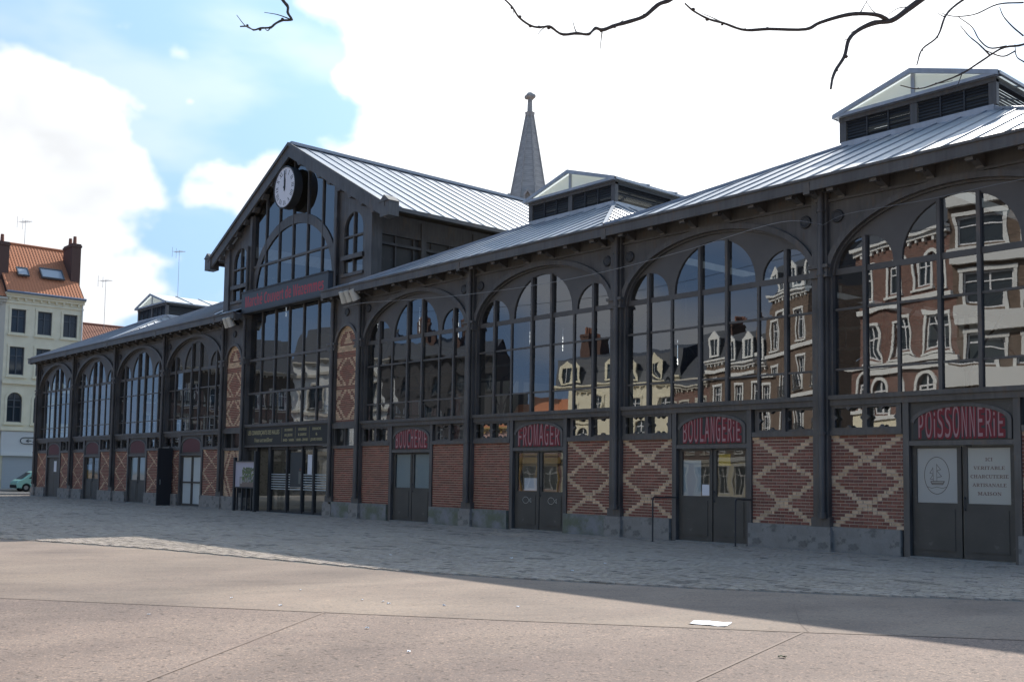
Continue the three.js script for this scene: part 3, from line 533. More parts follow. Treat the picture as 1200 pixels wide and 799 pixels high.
// ---- wing roofs, each a hipped nave with a louvred lantern
function wing(cx, half, vis) {
  const f = .6, ye = 8.64, yt = 10.98, zl = -4.45, b = 2.16;
  roofSlope('roof_slope', [cx - half, ye, f], [cx + half, ye, f], [cx + b, yt, zl], [cx - b, yt, zl], .64, vis);
  roofSlope('roof_slope', [cx + half, ye, f], [cx + half, ye, BACK], [cx + b, yt, BACK], [cx + b, yt, zl], .64, false);
  roofSlope('roof_slope', [cx - half, ye, f], [cx - half, ye, BACK], [cx - b, yt, BACK], [cx - b, yt, zl], .64, false);
  mesh('ceiling_boards', merge([planeQuad([cx - half, ye - .12, f - .5], [cx + half, ye - .12, f - .5], [cx + b, yt - .14, zl], [cx - b, yt - .14, zl]), ...[-1, 1].map(s => planeQuad([cx + s * half, ye - .12, f - .5], [cx + s * half, ye - .12, BACK], [cx + s * b, yt - .14, BACK], [cx + s * b, yt - .14, zl]))]), M.ceiling, hall);
  for (const s of [-1, 1]) mesh('hip_roll', bar([cx + s * half, ye + .03, f], [cx + s * b, yt + .03, zl], .1, .07), M.seam, hall);
  const L = group('roof_lantern', hall), w = 2.1, zb = BACK, y0 = 10.9, y1 = 11.78;
  mesh('kerb_flashing', merge([box(cx - w - .04, cx + w + .04, y0 - .1, y0 + .2, zl - .04, zl + .06), box(cx - w - .06, cx - w + .02, y0 - .1, y0 + .2, zb, zl), box(cx + w - .02, cx + w + .06, y0 - .1, y0 + .2, zb, zl)]), M.zinc, L);
  // front frame
  for (const x of [cx - w, cx, cx + w]) mesh('lantern_post', box(x - .1, x + .1, y0 + .2, y1 - .02, zl - .12, zl + .03), M.iron, L);
  mesh('lantern_head', box(cx - w - .1, cx + w + .1, y1 - .1, y1 + .08, zl - .12, zl + .05), M.iron, L);
  const lr = rng(Math.round(cx * -77)), slat = (x0, x1, y) => uvm(new THREE.BoxGeometry(x1 - x0, .118, .012).rotateX(-.42 - .3 * lr() * lr()).translate((x0 + x1) / 2, y, zl - .03));
  for (const [a, c] of [[cx - w + .1, cx - .1], [cx + .1, cx + w - .1]]) { for (let k = 0; k < 7; k++) for (let q = 0; q < 3; q++) mesh('louvre_slat', slat(a + (c - a) * q / 3 + .01, a + (c - a) * (q + 1) / 3 - .01, y0 + .26 + k * .083), M.ironDark, L); for (let k = 1; k < 3; k++) mesh('louvre_bar', box(a + (c - a) * k / 3 - .02, a + (c - a) * k / 3 + .02, y0 + .2, y1 - .1, zl - .05, zl + .02), M.ironDark, L); }
  // long sides
  const sl = [], po = [];
  for (const s of [-1, 1]) {
    const X = cx + s * w; sl.push(box(X - .08, X + .08, y1 - .1, y1 + .06, zb, zl - .12));
    for (let z = zl - 3; z > zb; z -= 3) po.push(box(X - .09, X + .09, y0 + .2, y1 - .1, z - .1, z + .1));
    for (let k = 0; k < 7; k++) sl.push(uvm(new THREE.BoxGeometry(.012, .118, zl - .15 - zb).rotateZ(s * (.42 + .22 * lr())).translate(X - s * .02, y0 + .26 + k * .083, (zl - .15 + zb) / 2)));
  }
  stuff(mesh('side_louvres', merge(sl), M.ironDark, L)); po.forEach(p => mesh('lantern_post', p, M.iron, L));
  // translucent roof with gable end
  const ea = 11.84, ap = 12.6, ov = 2.32, zo = zl + .16;
  mesh('gable_panel', extr(poly([[cx - w, ea + .03], [cx - .05, ea + .03], [cx - .05, ap - .13]]), zl + .0, zl + .02), M.polyEnd, L);
  mesh('gable_panel', extr(poly([[cx + .05, ea + .03], [cx + w, ea + .03], [cx + .05, ap - .13]]), zl + .0, zl + .02), M.polyEnd, L);
  mesh('gable_mullion', box(cx - .05, cx + .05, ea, ap - .1, zl - .02, zl + .06), M.zinc, L);
  mesh('gable_base', box(cx - ov, cx + ov, ea - .04, ea + .05, zl - .05, zo + .04), M.zinc, L);
  for (const s of [-1, 1]) {
    mesh('rake_trim', extr(poly(s > 0 ? [[cx, ap], [cx, ap - .14], [cx + ov, ea - .06], [cx + ov, ea + .06]] : [[cx, ap], [cx - ov, ea + .06], [cx - ov, ea - .06], [cx, ap - .14]]), zo - .02, zo + .05), M.zinc, L);
    mesh('lantern_roof', planeQuad([cx, ap, zo], [cx + s * ov, ea + .05, zo], [cx + s * ov, ea + .05, zb], [cx, ap, zb]), M.poly, L);
    for (let z = zl - 1.5; z > zb; z -= 1.5) { mesh('roof_bar', bar([cx, ap + .02, z], [cx + s * (ov + .08), ea + .04, z], .07, .06), M.zinc, L); }
    mesh('roof_edge', box(cx + s * ov - .04, cx + s * ov + .04, ea - .04, ea + .04, zb, zo), M.zinc, L);
  }
}
wing(RIGHT[1], 6.5, true); wing(RIGHT[3], 6.5, true); wing(LEFT[1], 6.4, false); wing(LEFT[3], 6.4, true);
for (const s of [-1, 1]) mesh('pier_roof', planeQuad([XC + s * 3.6, 8.64, .6], [XC + s * 5.75, 8.64, .6], [XC + s * 5.75, 8.95, -.1], [XC + s * 3.6, 8.95, -.1]), M.zinc, hall);
// ---- end walls, back wall, floor and inner frame
for (const [x, ry] of [[LEFT[4] - .12, -Math.PI / 2], [RIGHT[4] + .12, Math.PI / 2]]) {
  for (let k = 0; k < 5; k++) {
    const zc = -3.35 - k * 6.5; if (zc - 3.2 < BACK) break;
    if (x < -40) { bayWindow([x, 0, zc], ry, false, M.clearGlass); for (const [n, g] of [['spandrel', BG.spandrel], ['window_sill', BG.sill], ['frieze', BG.frieze], ['frieze_moulding', BG.friezeMould], ['arch_moulding', BG.archMould]]) { const o = mesh(n, g, M.iron, hall); o.position.set(x, 0, zc); o.rotation.y = ry; } }
    else mesh('end_wall', box(x - .15, x + .1, 3.6, 8.64, zc - 3.2, zc + 3.2), M.plate, hall);
    mesh('end_wall', box(x - .1, x + .1, 0, Y.sill, zc - 3.2, zc + 3.2), M.stone, hall);
    column(x, zc - 3.25, ry);
  }
}
mesh('back_wall', merge([box(LEFT[4], XC - 5.6, 0, 8.64, BACK - .2, BACK), box(XC + 5.6, RIGHT[4], 0, 8.64, BACK - .2, BACK)]), M.inside, hall);
for (const [c, h] of [[RIGHT[1], 6.5], [RIGHT[3], 6.5], [LEFT[1], 6.4], [LEFT[3], 6.4]]) mesh('back_gable', extr(poly([[c - h, 8.5], [c + h, 8.5], [c + 2.1, 11], [c + 2.1, 11.8], [c, 12.5], [c - 2.1, 11.8], [c - 2.1, 11]]), BACK - .15, BACK - .01), M.inside, hall);
mesh('hall_floor', box(LEFT[4], RIGHT[4], -.03, .02, BACK, -.22), M.interior, hall);
for (const x of [RIGHT[0], RIGHT[2], LEFT[0], LEFT[2]]) for (let z = -8; z > BACK; z -= 6.5) {
  const c = group('inner_column', hall, [x, 0, z]); mesh('shaft', uvm(cyl(.13, .1, 8.6, 0, 0, 0, 12)), M.iron, c); mesh('capital', uvm(cyl(.14, .26, .4, 0, 6.2, 0, 12)), M.iron, c);
  mesh('brace', merge([bar([-.1, 6.5, 0], [-1.6, 8.5, 0], .08), bar([.1, 6.5, 0], [1.6, 8.5, 0], .08)]), M.iron, c);
}
for (const [c, h] of [[RIGHT[1], 6.5], [RIGHT[3], 6.5], [LEFT[1], 6.4], [LEFT[3], 6.4]]) for (let z = -8; z > BACK; z -= 6.5) mesh('roof_truss', merge([bar([c - h, 8.5, z], [c + h, 8.5, z], .1, .14), bar([c - h, 8.5, z], [c - 2.1, 10.8, z], .1, .14), bar([c + h, 8.5, z], [c + 2.1, 10.8, z], .1, .14), bar([c - 3, 8.5, z], [c - 3, 10.3, z], .07), bar([c + 3, 8.5, z], [c + 3, 10.3, z], .07)]), M.iron, hall);

/* -------------------------------------------------- clock, signs, lamps */
{
  const r = .86, c = thing('wall_clock', 'round white clock with black roman numerals in the peak of the gable', 'clock', [XC, 13.46, .0], 0);
  mesh('drum', new THREE.CylinderGeometry(r + .02, r + .02, .34, 48).rotateX(Math.PI / 2).translate(0, 0, .16), M.ironDark, c); mesh('mount', box(-.2, .2, -.2, .2, -.2, 0), M.ironDark, c);
  mesh('rim', new THREE.TorusGeometry(r, .03, 8, 48).translate(0, 0, .34), M.ironDark, c);
  const face = canvasTex(512, 512, (g, w) => {
    g.fillStyle = '#e2e2e6'; g.fillRect(0, 0, w, w); g.translate(256, 256); g.fillStyle = '#23242a'; g.textAlign = 'center'; g.textBaseline = 'middle'; g.font = 'bold 62px serif';
    ['XII', 'I', 'II', 'III', 'IIII', 'V', 'VI', 'VII', 'VIII', 'IX', 'X', 'XI'].forEach((t, i) => { g.save(); g.rotate(i * Math.PI / 6); g.translate(0, -196); g.scale(t.length > 2 ? .8 : 1.05, 1.25); g.fillText(t, 0, 0); g.restore(); });
    for (let i = 0; i < 60; i++) { g.save(); g.rotate(i * Math.PI / 30); g.fillRect(-2, -248, 4, i % 5 ? 8 : 14); g.restore(); }
  });
  mesh('face', new THREE.CircleGeometry(r - .02, 48).translate(0, 0, .336), std({ map: face, roughness: .5 }), c);
  mesh('hour_hand', extr(poly([[-.05, -.12], [.05, -.12], [.06, .3], [0, .46], [-.06, .3]]), .345, .355), M.ironDark, c);
  mesh('minute_hand', extr(poly([[-.03, -.16], [.03, -.16], [.035, .5], [0, .7], [-.035, .5]]), .358, .366), M.ironDark, c);
  mesh('hub', new THREE.CylinderGeometry(.06, .06, .03, 16).rotateX(Math.PI / 2).translate(0, 0, .365), M.ironDark, c);
}
{
  const x0 = XC - 3.56, x1 = XC + 3.56, w = x1 - x0, c = thing('sign_board', 'long slate blue sign board with red lettering across the entrance gable', 'sign', [XC, 8.55, 0], 0);
  mesh('board', uvm(boxG(-w / 2, w / 2, 0, .9, -.05, .3)), std({ color: rgb(.07, .085, .1), roughness: .45 }), c);
  mesh('trim', merge([box(-w / 2 - .02, w / 2 + .02, .88, .94, -.05, .33), box(-w / 2 - .02, w / 2 + .02, -.03, .02, -.05, .33)]), M.ironDark, c);
  const t = canvasTex(2048, 256, (g, W, H) => { g.fillStyle = '#42484d'; g.fillRect(0, 0, W, H); g.fillStyle = '#b0343c'; g.textAlign = 'center'; g.textBaseline = 'middle'; g.font = 'bold 190px sans-serif'; const s = 'Marché Couvert de Wazemmes'; const m = g.measureText(s).width; g.translate(W / 2, H / 2 - 4); g.scale(1880 / m, 1.08); g.fillText(s, 0, 0); });
  mesh('lettering', new THREE.PlaneGeometry(w - .04, .82).translate(0, .45, .304), std({ map: t, roughness: .45 }), c);
}
{
  const e0 = XC - 3.4, w = 6.7, c = thing('transom_sign', 'dark board with pale gold writing and opening hours over the glass doors', 'sign', [XC - .04, 2.82, -.02], 0);
  const t = canvasTex(2048, 256, (g, W, H) => {
    g.fillStyle = '#2b2b29'; g.fillRect(0, 0, W, H); g.fillStyle = '#b3a877'; g.textAlign = 'center'; g.font = 'bold 64px sans-serif';
    const fit = (s, x, y, mw, h) => { g.save(); g.translate(x, y); const m = g.measureText(s).width; g.scale(mw / m, h); g.fillText(s, 0, 0); g.restore(); };
    fit('LES COMMERÇANTS DES HALLES', 480, 108, 840, 1.35); g.font = 'italic bold 64px serif'; fit('Vous accueillent', 480, 215, 480, 1.2);
    g.font = 'bold 44px sans-serif'; [['DU MARDI', 'AU JEUDI', '8H00 - 14H00'], ['VENDREDI', '& SAMEDI', '8H00 - 20H00'], ['DIMANCHE', '&', 'JOURS FERIES']].forEach((l, i) => l.forEach((s, k) => fit(s, 1130 + i * 335, 72 + k * 72, s.length < 3 ? 40 : s.length > 9 ? 270 : 200, 1.15)));
    for (const x of [960, 1295, 1630]) g.fillRect(x, 22, 4, 200);
  });
  mesh('board', uvm(boxG(-w / 2, w / 2, 0, .76, -.01, .012)), M.door, c); mesh('lettering', new THREE.PlaneGeometry(w - .02, .74).translate(0, .38, .0165), std({ map: t, roughness: .6 }), c);
}
// shop name boards over the doors
function shopSign(cx, word, label) {
  const c = thing('shop_sign', label, 'sign', [cx, 2.55, 0], 0), R = 1.03, H = .73;
  const hAt = x => .52 + .48 * Math.sqrt(Math.max(0, 1 - (x / R) ** 2)), pts = doorArch(R, 0, H).map(p => p);
  mesh('board', extr(poly(pts), -.018, .004), M.door, c);
  if (word === null) { mesh('painted_field', (() => { const g = new THREE.ShapeGeometry(poly(doorArch(R - .12, .04, H - .1)), 20); return uvm(g.translate(0, 0, .008)); })(), std({ color: rgb(.11, .03, .032), roughness: .6 }), c); return; }
  const t = canvasTex(1024, 360, (g, W, Hh) => {
    g.fillStyle = '#393b3a'; g.fillRect(0, 0, W, Hh);
    const n = word.length, pad = 46, wid = [...word].map(ch => 'I' === ch.toUpperCase() ? .5 : ch === 'M' || ch === 'O' ? 1.12 : 1), tot = wid.reduce((a, b) => a + b), cw = (W - 2 * pad) / tot; let x = pad; g.textAlign = 'center'; g.textBaseline = 'alphabetic'; g.lineJoin = 'round';
    const cells = [...word].map((ch, i) => { const w = cw * wid[i], xm = x + w / 2; x += w; return [ch, xm, w]; });
    for (const pass of [0, 1]) for (const [ch, xm, w] of cells) {
      const hh = Hh * hAt((xm / W - .5) * 2 * R * .96) * .92 * (ch === 'i' ? .9 : 1); g.save(); g.translate(xm, Hh - 22); g.font = pass ? '100px sans-serif' : 'bold 100px sans-serif'; const m = g.measureText(ch).width; g.scale(Math.min(2.4, w * (pass ? .86 : 1.0) / m), hh / (ch === 'i' ? 78 : 73));
      if (pass) { g.translate(-3, 0); g.fillStyle = '#a98482'; g.fillText(ch, 0, 0); } else { g.translate(4, -1); g.strokeStyle = g.fillStyle = '#7e2029'; g.lineWidth = 12; g.strokeText(ch, 0, 0); g.fillText(ch, 0, 0); } g.restore();
    }
  });
  const sg = new THREE.ShapeGeometry(poly(pts), 20).translate(0, 0, .008), p = sg.attributes.position, uv = sg.attributes.uv; for (let i = 0; i < p.count; i++) uv.setXY(i, p.getX(i) / (2 * R) + .5, p.getY(i) / H);
  mesh('lettering', sg, std({ map: t, roughness: .6 }), c);
}
shopSign(bayC(3), 'POiSSONNERiE', 'arched sign with red and white lettering reading POiSSONNERiE above doors with pale printed panes');
shopSign(bayC(2), 'BOULANGERiE', 'arched sign with red and white lettering reading BOULANGERiE above the door with a yellow notice');
shopSign(bayC(1), 'FROMAGER', 'arched sign with red and white lettering reading FROMAGER above the door with fish emblems');
shopSign(bayC(0), 'BOUCHERIE', 'arched sign with red lettering above the pale curtained door between plain brick panels');
shopSign(bayL(0), null, 'small dark red arched board above the tall frosted glass door');
shopSign(bayL(1), null, 'small dark red arched board above the half glazed pale door');
shopSign(bayL(2), null, 'small dark red arched board above the door with a coloured poster');
shopSign(bayL(3), null, 'small dark red arched board above the solid door at the hall corner');
// prints and papers on the doors
{
  const cx = bayC(3), oval = canvasTex(512, 640, (g, W, H) => {
    g.fillStyle = '#9ea3a2'; g.fillRect(0, 0, W, H); g.strokeStyle = '#3c3a3d'; g.lineWidth = 8; g.beginPath(); g.ellipse(250, 320, 160, 218, 0, 0, 7); g.stroke();
    g.lineWidth = 10; const l = (...p) => { g.beginPath(); p.forEach(([x, y], i) => i ? g.lineTo(x, y) : g.moveTo(x, y)); g.stroke(); };
    l([170, 390], [345, 390], [325, 425], [190, 425], [170, 390]); l([180, 410], [335, 410]); g.lineWidth = 6; l([250, 385], [250, 180]); l([205, 385], [200, 220]); l([250, 190], [300, 250], [252, 262]); l([250, 262], [312, 330], [252, 345]); l([200, 230], [160, 290], [203, 300]); l([203, 305], [165, 360], [205, 368]); l([120, 450], [180, 470], [250, 455], [320, 470], [380, 452]);
  });
  const text = canvasTex(512, 640, (g, W, H) => { g.fillStyle = '#a5a8a2'; g.fillRect(0, 0, W, H); g.fillStyle = '#4a3033'; g.textAlign = 'center'; g.font = 'bold 50px serif'; [['ICI', 90], ['VERITABLE', 380], ['CHARCUTERIE', 460], ['ARTISANALE', 410], ['MAISON', 290]].forEach(([s, w], i) => { g.save(); g.translate(W / 2, 150 + i * 98); g.scale(w / g.measureText(s).width, 1.1); g.fillText(s, 0, 0); g.restore(); }); });
  for (const [k, t, lab] of [[-1, oval, 'pale pane with an oval sailing ship emblem on the fish shop door'], [1, text, 'pale pane lettered ICI VERITABLE CHARCUTERIE ARTISANALE MAISON on the fish shop door']]) {
    const m = mesh(numbered('window_print'), new THREE.PlaneGeometry(.88, 1.15), std({ map: t, roughness: .25 }), scene); m.position.set(cx + k * .555, 1.78, -.092); m.userData = { label: lab, category: 'print' };
  }
  panelThing('door_blind', 'plain white blind behind the glass of the bakery door beside the small notice', 'blind', bayC(2) - 1.0, bayC(2) - .42, 1.2, 2.12, -.125, M.blind);
  panelThing('door_notice', 'small white notice with black marks low on the bakery door glass', 'notice', bayC(2) - .36, bayC(2) - .12, 1.22, 1.5, -.092, M.white);
  panelThing('door_notice', 'yellow notice high inside the bakery door glass', 'notice', bayC(2) + .16, bayC(2) + .52, 1.98, 2.28, -.115, std({ color: rgb(.62, .43, .05), roughness: .6 }));
  panelThing('door_notice', 'white paper notice low on the cheese shop door glass', 'notice', bayC(1) - .72, bayC(1) - .13, 1.22, 1.6, -.112, M.white);
  for (const [k] of [[-1], [1]]) panelThing('door_blind', 'pale grey green curtain filling a pane of the door between plain brick panels', 'blind', bayC(0) + (k < 0 ? -1.0 : .11), bayC(0) + (k < 0 ? -.11 : 1.0), 1.2, 2.36, -.13, std({ color: rgb(.36, .42, .42), roughness: .8 }), 'curtains of the butcher door');
  for (const [k] of [[-1], [1]]) panelThing('door_blind', 'pale blind filling a pane of the half glazed door under a dark red board', 'blind', bayL(1) + (k < 0 ? -1.0 : .11), bayL(1) + (k < 0 ? -.11 : 1.0), 1.2, 2.36, -.13, std({ color: rgb(.4, .46, .45), roughness: .8 }), 'blinds of the half glazed door');
  panelThing('door_poster', 'poster of blue sky and ochre ground behind the door glass', 'poster', bayL(2) - 1.0, bayL(2) - .25, 1.22, 2.0, -.12, std({ map: canvasTex(64, 64, (g) => { g.fillStyle = '#9fb4c4'; g.fillRect(0, 0, 64, 34); g.fillStyle = '#a9854a'; g.fillRect(0, 34, 64, 30); }), roughness: .6 }));
  panelThing('door_notice', 'white paper pinned on the solid door at the hall corner', 'notice', bayL(3) - .05, bayL(3) + .4, 1.55, 2.2, -.062, M.white);
  panelThing('door_notice', 'tall white notice on the entrance glass doors', 'notice', XC + 1.62, XC + 1.95, 1.62, 2.4, -.166, M.white);
  panelThing('entrance_poster', 'poster with dark picture and orange strip on the entrance glass', 'poster', XC + .25, XC + 1.12, 1.1, 2.5, -.168, std({ map: canvasTex(128, 192, (g) => { g.fillStyle = '#3b4143'; g.fillRect(0, 0, 128, 192); g.fillStyle = '#7d4630'; g.fillRect(40, 48, 88, 16); g.fillStyle = '#6a6f6a'; g.fillRect(30, 72, 90, 96); g.fillStyle = '#8b8f89'; g.fillRect(48, 90, 26, 40); g.fillStyle = '#2b2f31'; g.fillRect(80, 84, 22, 50); }), roughness: .5 }));
  // fish emblems
  for (const k of [-1, 1]) {
    const m = thing('fish_emblem', 'small white outline of a fish on the cheese shop door panel', 'emblem', [bayC(1) + k * .56, .93, -.05], 0, 'fish emblems');
    mesh('outline', new THREE.TubeGeometry(new THREE.CatmullRomCurve3([[-.16, .0], [-.08, .09], [.05, .08], [.13, .0], [.22, -.07], [.2, .0], [.22, .07], [.13, 0], [.05, -.08], [-.08, -.09]].map(([x, y]) => new THREE.Vector3(x, y, 0)), true), 50, .006, 5, true), M.lampHead, m);
  }
}
// picture stand by the entrance
{
  const c = thing('display_board', 'framed picture board on dark posts beside the glass entrance doors', 'display board', [-41.2, 0, .45], 0);
  for (const s of [-1, 1]) mesh('post', box(s * .92 - .06, s * .92 + .06, 0, s > 0 ? 2.55 : 2.3, -.06, .06), M.ironDark, c);
  mesh('frame', merge([box(-.9, .9, 1.0, 1.05, -.05, .05), box(-.9, .9, 2.1, 2.15, -.05, .05), box(-.88, .88, 1.05, 2.1, -.05, .0)]), M.ironDark, c);
  for (let k = 0; k < 4; k++) mesh('bar', box(-.66 + k * .42, -.6 + k * .42, .05, 1.0, -.03, .03), M.ironDark, c);
  const t = canvasTex(256, 160, (g) => { const r = rng(5); g.fillStyle = '#b9b4bd'; g.fillRect(0, 0, 256, 160); g.fillStyle = '#8d8a8a'; g.fillRect(60, 95, 196, 65); for (let i = 0; i < 160; i++) { const q = r(); g.fillStyle = q < .5 ? '#4f6238' : q < .75 ? '#6f7d45' : q < .9 ? '#4a5560' : '#8a6a55'; g.fillRect(90 + r() * 140, 34 + r() * 90 * (.4 + r()), 6 + r() * 14, 5 + r() * 12); } g.fillStyle = '#7a6a60'; g.fillRect(70, 130, 180, 30); g.fillStyle = '#a9a6a2'; g.fillRect(72, 104, 20, 36); });
  mesh('picture', new THREE.PlaneGeometry(1.76, 1.05).translate(0, 1.575, .006), std({ map: t, roughness: .4 }), c);
}
// flood lamps under the eaves
for (const [x, n, lab] of [[-33.3, 3, 'cluster of three cream floodlights under the eaves near the arched brick pier'], [-43.0, 2, 'pair of cream floodlights under the eaves at the far arched pier']]) {
  const c = thing('flood_lamp', lab, 'floodlight', [x, 8.25, .5], 0);
  mesh('mount', merge([box(-.5, .5, .18, .24, -.1, -.02), box(-.05, .05, -.1, .24, -.5, -.05)]), M.ironDark, c);
  for (let k = 0; k < n; k++) { const h = mesh('lamp_head', merge([uvm(new THREE.CylinderGeometry(.13, .16, .42, 14).rotateX(.5)), uvm(new THREE.CylinderGeometry(.165, .165, .05, 14).translate(0, -.2, 0).rotateX(.5))]), M.lampHead, c); h.position.set((k - (n - 1) / 2) * .36, .0, .05); h.rotation.z = (k - 1) * .12; }
}
// handrails at the bakery door
for (const [x, z, lab] of [[-18.05, .98, 'thin dark handrail before the lattice brick panel beside the bakery door'], [-15.75, .6, 'thin dark handrail standing in front of the bakery door leaf']]) {
  const c = thing('handrail', lab, 'handrail', [x, 0, z], 0);
  mesh('post', cyl(.02, .02, 1.12, 0, 0, 0, 8), M.ironDark, c); mesh('rail', tube([[0, 1.1, 0], [0, 1.15, -.03], [.02, 1.15, -.3], [.05, 1.15, -z + .06]], .02, 6, 8), M.ironDark, c); mesh('foot_plate', cyl(.06, .06, .015, 0, .02, 0, 12), M.ironDark, c);
}
// open black door leaf beside the far bay
{
  const c = thing('open_door_leaf', 'tall black door leaf standing open against the hall beside the frosted glass door', 'door', [bayL(0) - 2.0, .02, .05], 0);
  mesh('leaf', box(-.05, .05, 0, 2.75, 0, .72), M.blackPaint, c); mesh('handle', box(.05, .09, 1.0, 1.25, .58, .61), M.metal, c);
  const b = thing('notice_board', 'dark grey notice board on the lattice brickwork next to the open black door', 'notice board', [bayL(0) - 2.55, .1, .12], 0);
  mesh('panel', box(-.45, .45, 0, 2.75, 0, .05), M.door, b); mesh('scuffed_sheet', box(-.3, .34, 1.2, 2.1, .05, .056), std({ color: rgb(.09, .1, .11), roughness: .7 }), b);
}
// overhead cable before the facade
{
  const pts = [[-33.1, 7.75, .9], [-31.6, 7.68, 1.2], [-28, 7.42, 1.2], [-25.2, 7.25, 1.2], [-21.7, 7.15, 1.2], [-19.2, 7.19, 1.2], [-16.8, 7.33, 1.2], [-13.8, 7.55, 1.2], [-13.5, 7.57, .3]];
  const m = mesh('cable', tube(pts, .007, 10, 5), std({ color: rgb(.32, .31, .3), roughness: .7 }), scene); m.userData = { label: 'thin pale cable sagging across the arched windows between two columns', category: 'cable' };
  const m2 = mesh('cable_001', tube([[-13.5, 7.55, .3], [-12.5, 7.5, 1.0], [-10.5, 7.42, 1.2], [-8.5, 7.45, 1.2], [-7.2, 7.6, .3]], .006, 10, 5), std({ color: rgb(.2, .2, .2), roughness: .7 }), scene); m2.userData = { label: 'thin cable across the arched window above the fish shop', category: 'cable' };
}
// litter on the square
{
  const p = (x, z, w, d, ry, y, name, label, cat, mat, grp) => { const n = 5, g = new THREE.PlaneGeometry(w, d, n, n).rotateX(-Math.PI / 2), a = g.attributes.position, r = rng(Math.round(x * 100 + 9999)); for (let i = 0; i < a.count; i++) a.setY(i, r() * .02); g.computeVertexNormals(); const top = uvm(g); const m = mesh(numbered(name), top, mat, scene); m.position.set(x, y, z); m.rotation.y = ry; m.userData = { label, category: cat, ...(grp ? { group: grp } : {}) }; };
  p(-7.57, 12.03, .42, .3, .4, .008, 'paper_sheet', 'white sheet of paper lying on the sunlit pavement', 'paper', M.white);
  p(-5.75, 13.3, .07, .04, .2, .006, 'dry_leaf', 'single dark leaf on the sunlit concrete', 'leaf', std({ color: rgb(.06, .07, .03), roughness: .9 }));
  const r = rng(17); for (let k = 0; k < 12; k++) { const x = -4.5 - r() * 9, z = 12.6 + r() * 4.5; p(x, z, .025 + r() * .03, .02 + r() * .02, r() * 3, .006, 'litter_scrap', 'tiny pale scrap of litter on the concrete', 'litter', M.white, 'pale scraps scattered on the square'); }
  const q = rng(23); for (let k = 0; k < 4; k++) p(-13 - q() * 9, 7 + q() * 2.5, .06, .05, q() * 3, .03, 'litter_scrap', 'pale scrap lying on the shaded setts', 'litter', M.white, 'scraps on the setts');
}

/* ------------------------------------------------------------------ houses */
const HM = {
  cream: std({ map: rep(tex(256, (x, y, o) => { const n = pfbm(x * 6, y * 6, 6, 5, 411); o[0] = .76 + .14 * (n - .5); o[1] = .7 + .14 * (n - .5); o[2] = .52 + .13 * (n - .5); }), 3), roughness: .9 }),
  white: std({ color: rgb(.68, .68, .65), roughness: .85 }), stone: std({ color: rgb(.5, .47, .4), roughness: .9 }),
  red: std({ map: rep(tex(512, (x, y, o) => { const n = pfbm(x * 8, y * 8, 8, 5, 421), row = Math.floor(y * 40), bx = x * 14 + (row % 2) * .5, t = hash3(Math.floor(bx) % 14, row, 5), j = (y * 40) % 1 < .16 || bx % 1 < .07; const v = j ? 1.3 : .75 + .5 * t + (n - .5) * .4; o[0] = .165 * v; o[1] = (j ? .14 : .08) * v; o[2] = (j ? .12 : .062) * v; }), 3), roughness: .9 }),
  brown: std({ map: rep(tex(512, (x, y, o) => { const n = pfbm(x * 8, y * 8, 8, 5, 431), row = Math.floor(y * 40), bx = x * 14 + (row % 2) * .5, t = hash3(Math.floor(bx) % 14, row, 6), j = (y * 40) % 1 < .16; const v = j ? 1.3 : .75 + .5 * t + (n - .5) * .4; o[0] = .15 * v; o[1] = .108 * v; o[2] = .082 * v; }), 3), roughness: .9 }),
  ochre: std({ color: rgb(.5, .33, .12), roughness: .9 }), pink: std({ color: rgb(.5, .33, .3), roughness: .9 }), dark: std({ color: rgb(.05, .05, .055), roughness: .8 }), dimmedWall: std({ color: rgb(.09, .075, .065), roughness: .9 }),  // last two wall colours: shade painted in, and a dimmed reflection
  slate: std({ color: rgb(.06, .065, .075), roughness: .7 }), tile: std({ color: rgb(.47, .18, .085), roughness: .85 }), tileOld: std({ color: rgb(.26, .12, .08), roughness: .9 }),
  glass: std({ color: rgb(.03, .04, .05), roughness: .05, metalness: .0 }), frame: std({ color: rgb(.7, .7, .7), roughness: .6 }), frameDark: std({ color: rgb(.08, .09, .1), roughness: .6 }), chimney: std({ color: rgb(.11, .065, .052), roughness: .9 }), curtain: std({ color: rgb(.55, .54, .5), roughness: .9 }), shutterGrey: std({ color: rgb(.42, .45, .47), roughness: .6 }), render: std({ color: rgb(.62, .62, .6), roughness: .9 }),
};
// a wavy roof tile field: s along the eaves, t up the slope
function tileField(L, D, rise, mat) {
  const nx = Math.round(L / .25) * 6, ny = Math.round(Math.hypot(D, rise) / .34), P = [], I = [], U = [];
  for (let j = 0; j <= ny; j++) for (const lip of j < ny ? [0, 1] : [0]) for (let i = 0; i <= nx; i++) {
    const x = L * i / nx, k = (j + (lip ? .97 : 0)) / ny, h = .045 * Math.abs(Math.sin(Math.PI * x / .25)) + (lip ? 0 : .05);
    P.push(x, k * rise + h, -k * D); U.push(x, k * D);
  }
  const R = P.length / 3 / (nx + 1); for (let j = 0; j + 1 < R; j++) for (let i = 0; i < nx; i++) { const a = j * (nx + 1) + i, b = a + 1, c = a + nx + 1, d = c + 1; I.push(a, b, c, b, d, c); }
  const g = new THREE.BufferGeometry(); g.setAttribute('position', new THREE.Float32BufferAttribute(P, 3)); g.setAttribute('uv', new THREE.Float32BufferAttribute(U, 2)); g.setIndex(I); g.computeVertexNormals(); return g;
}
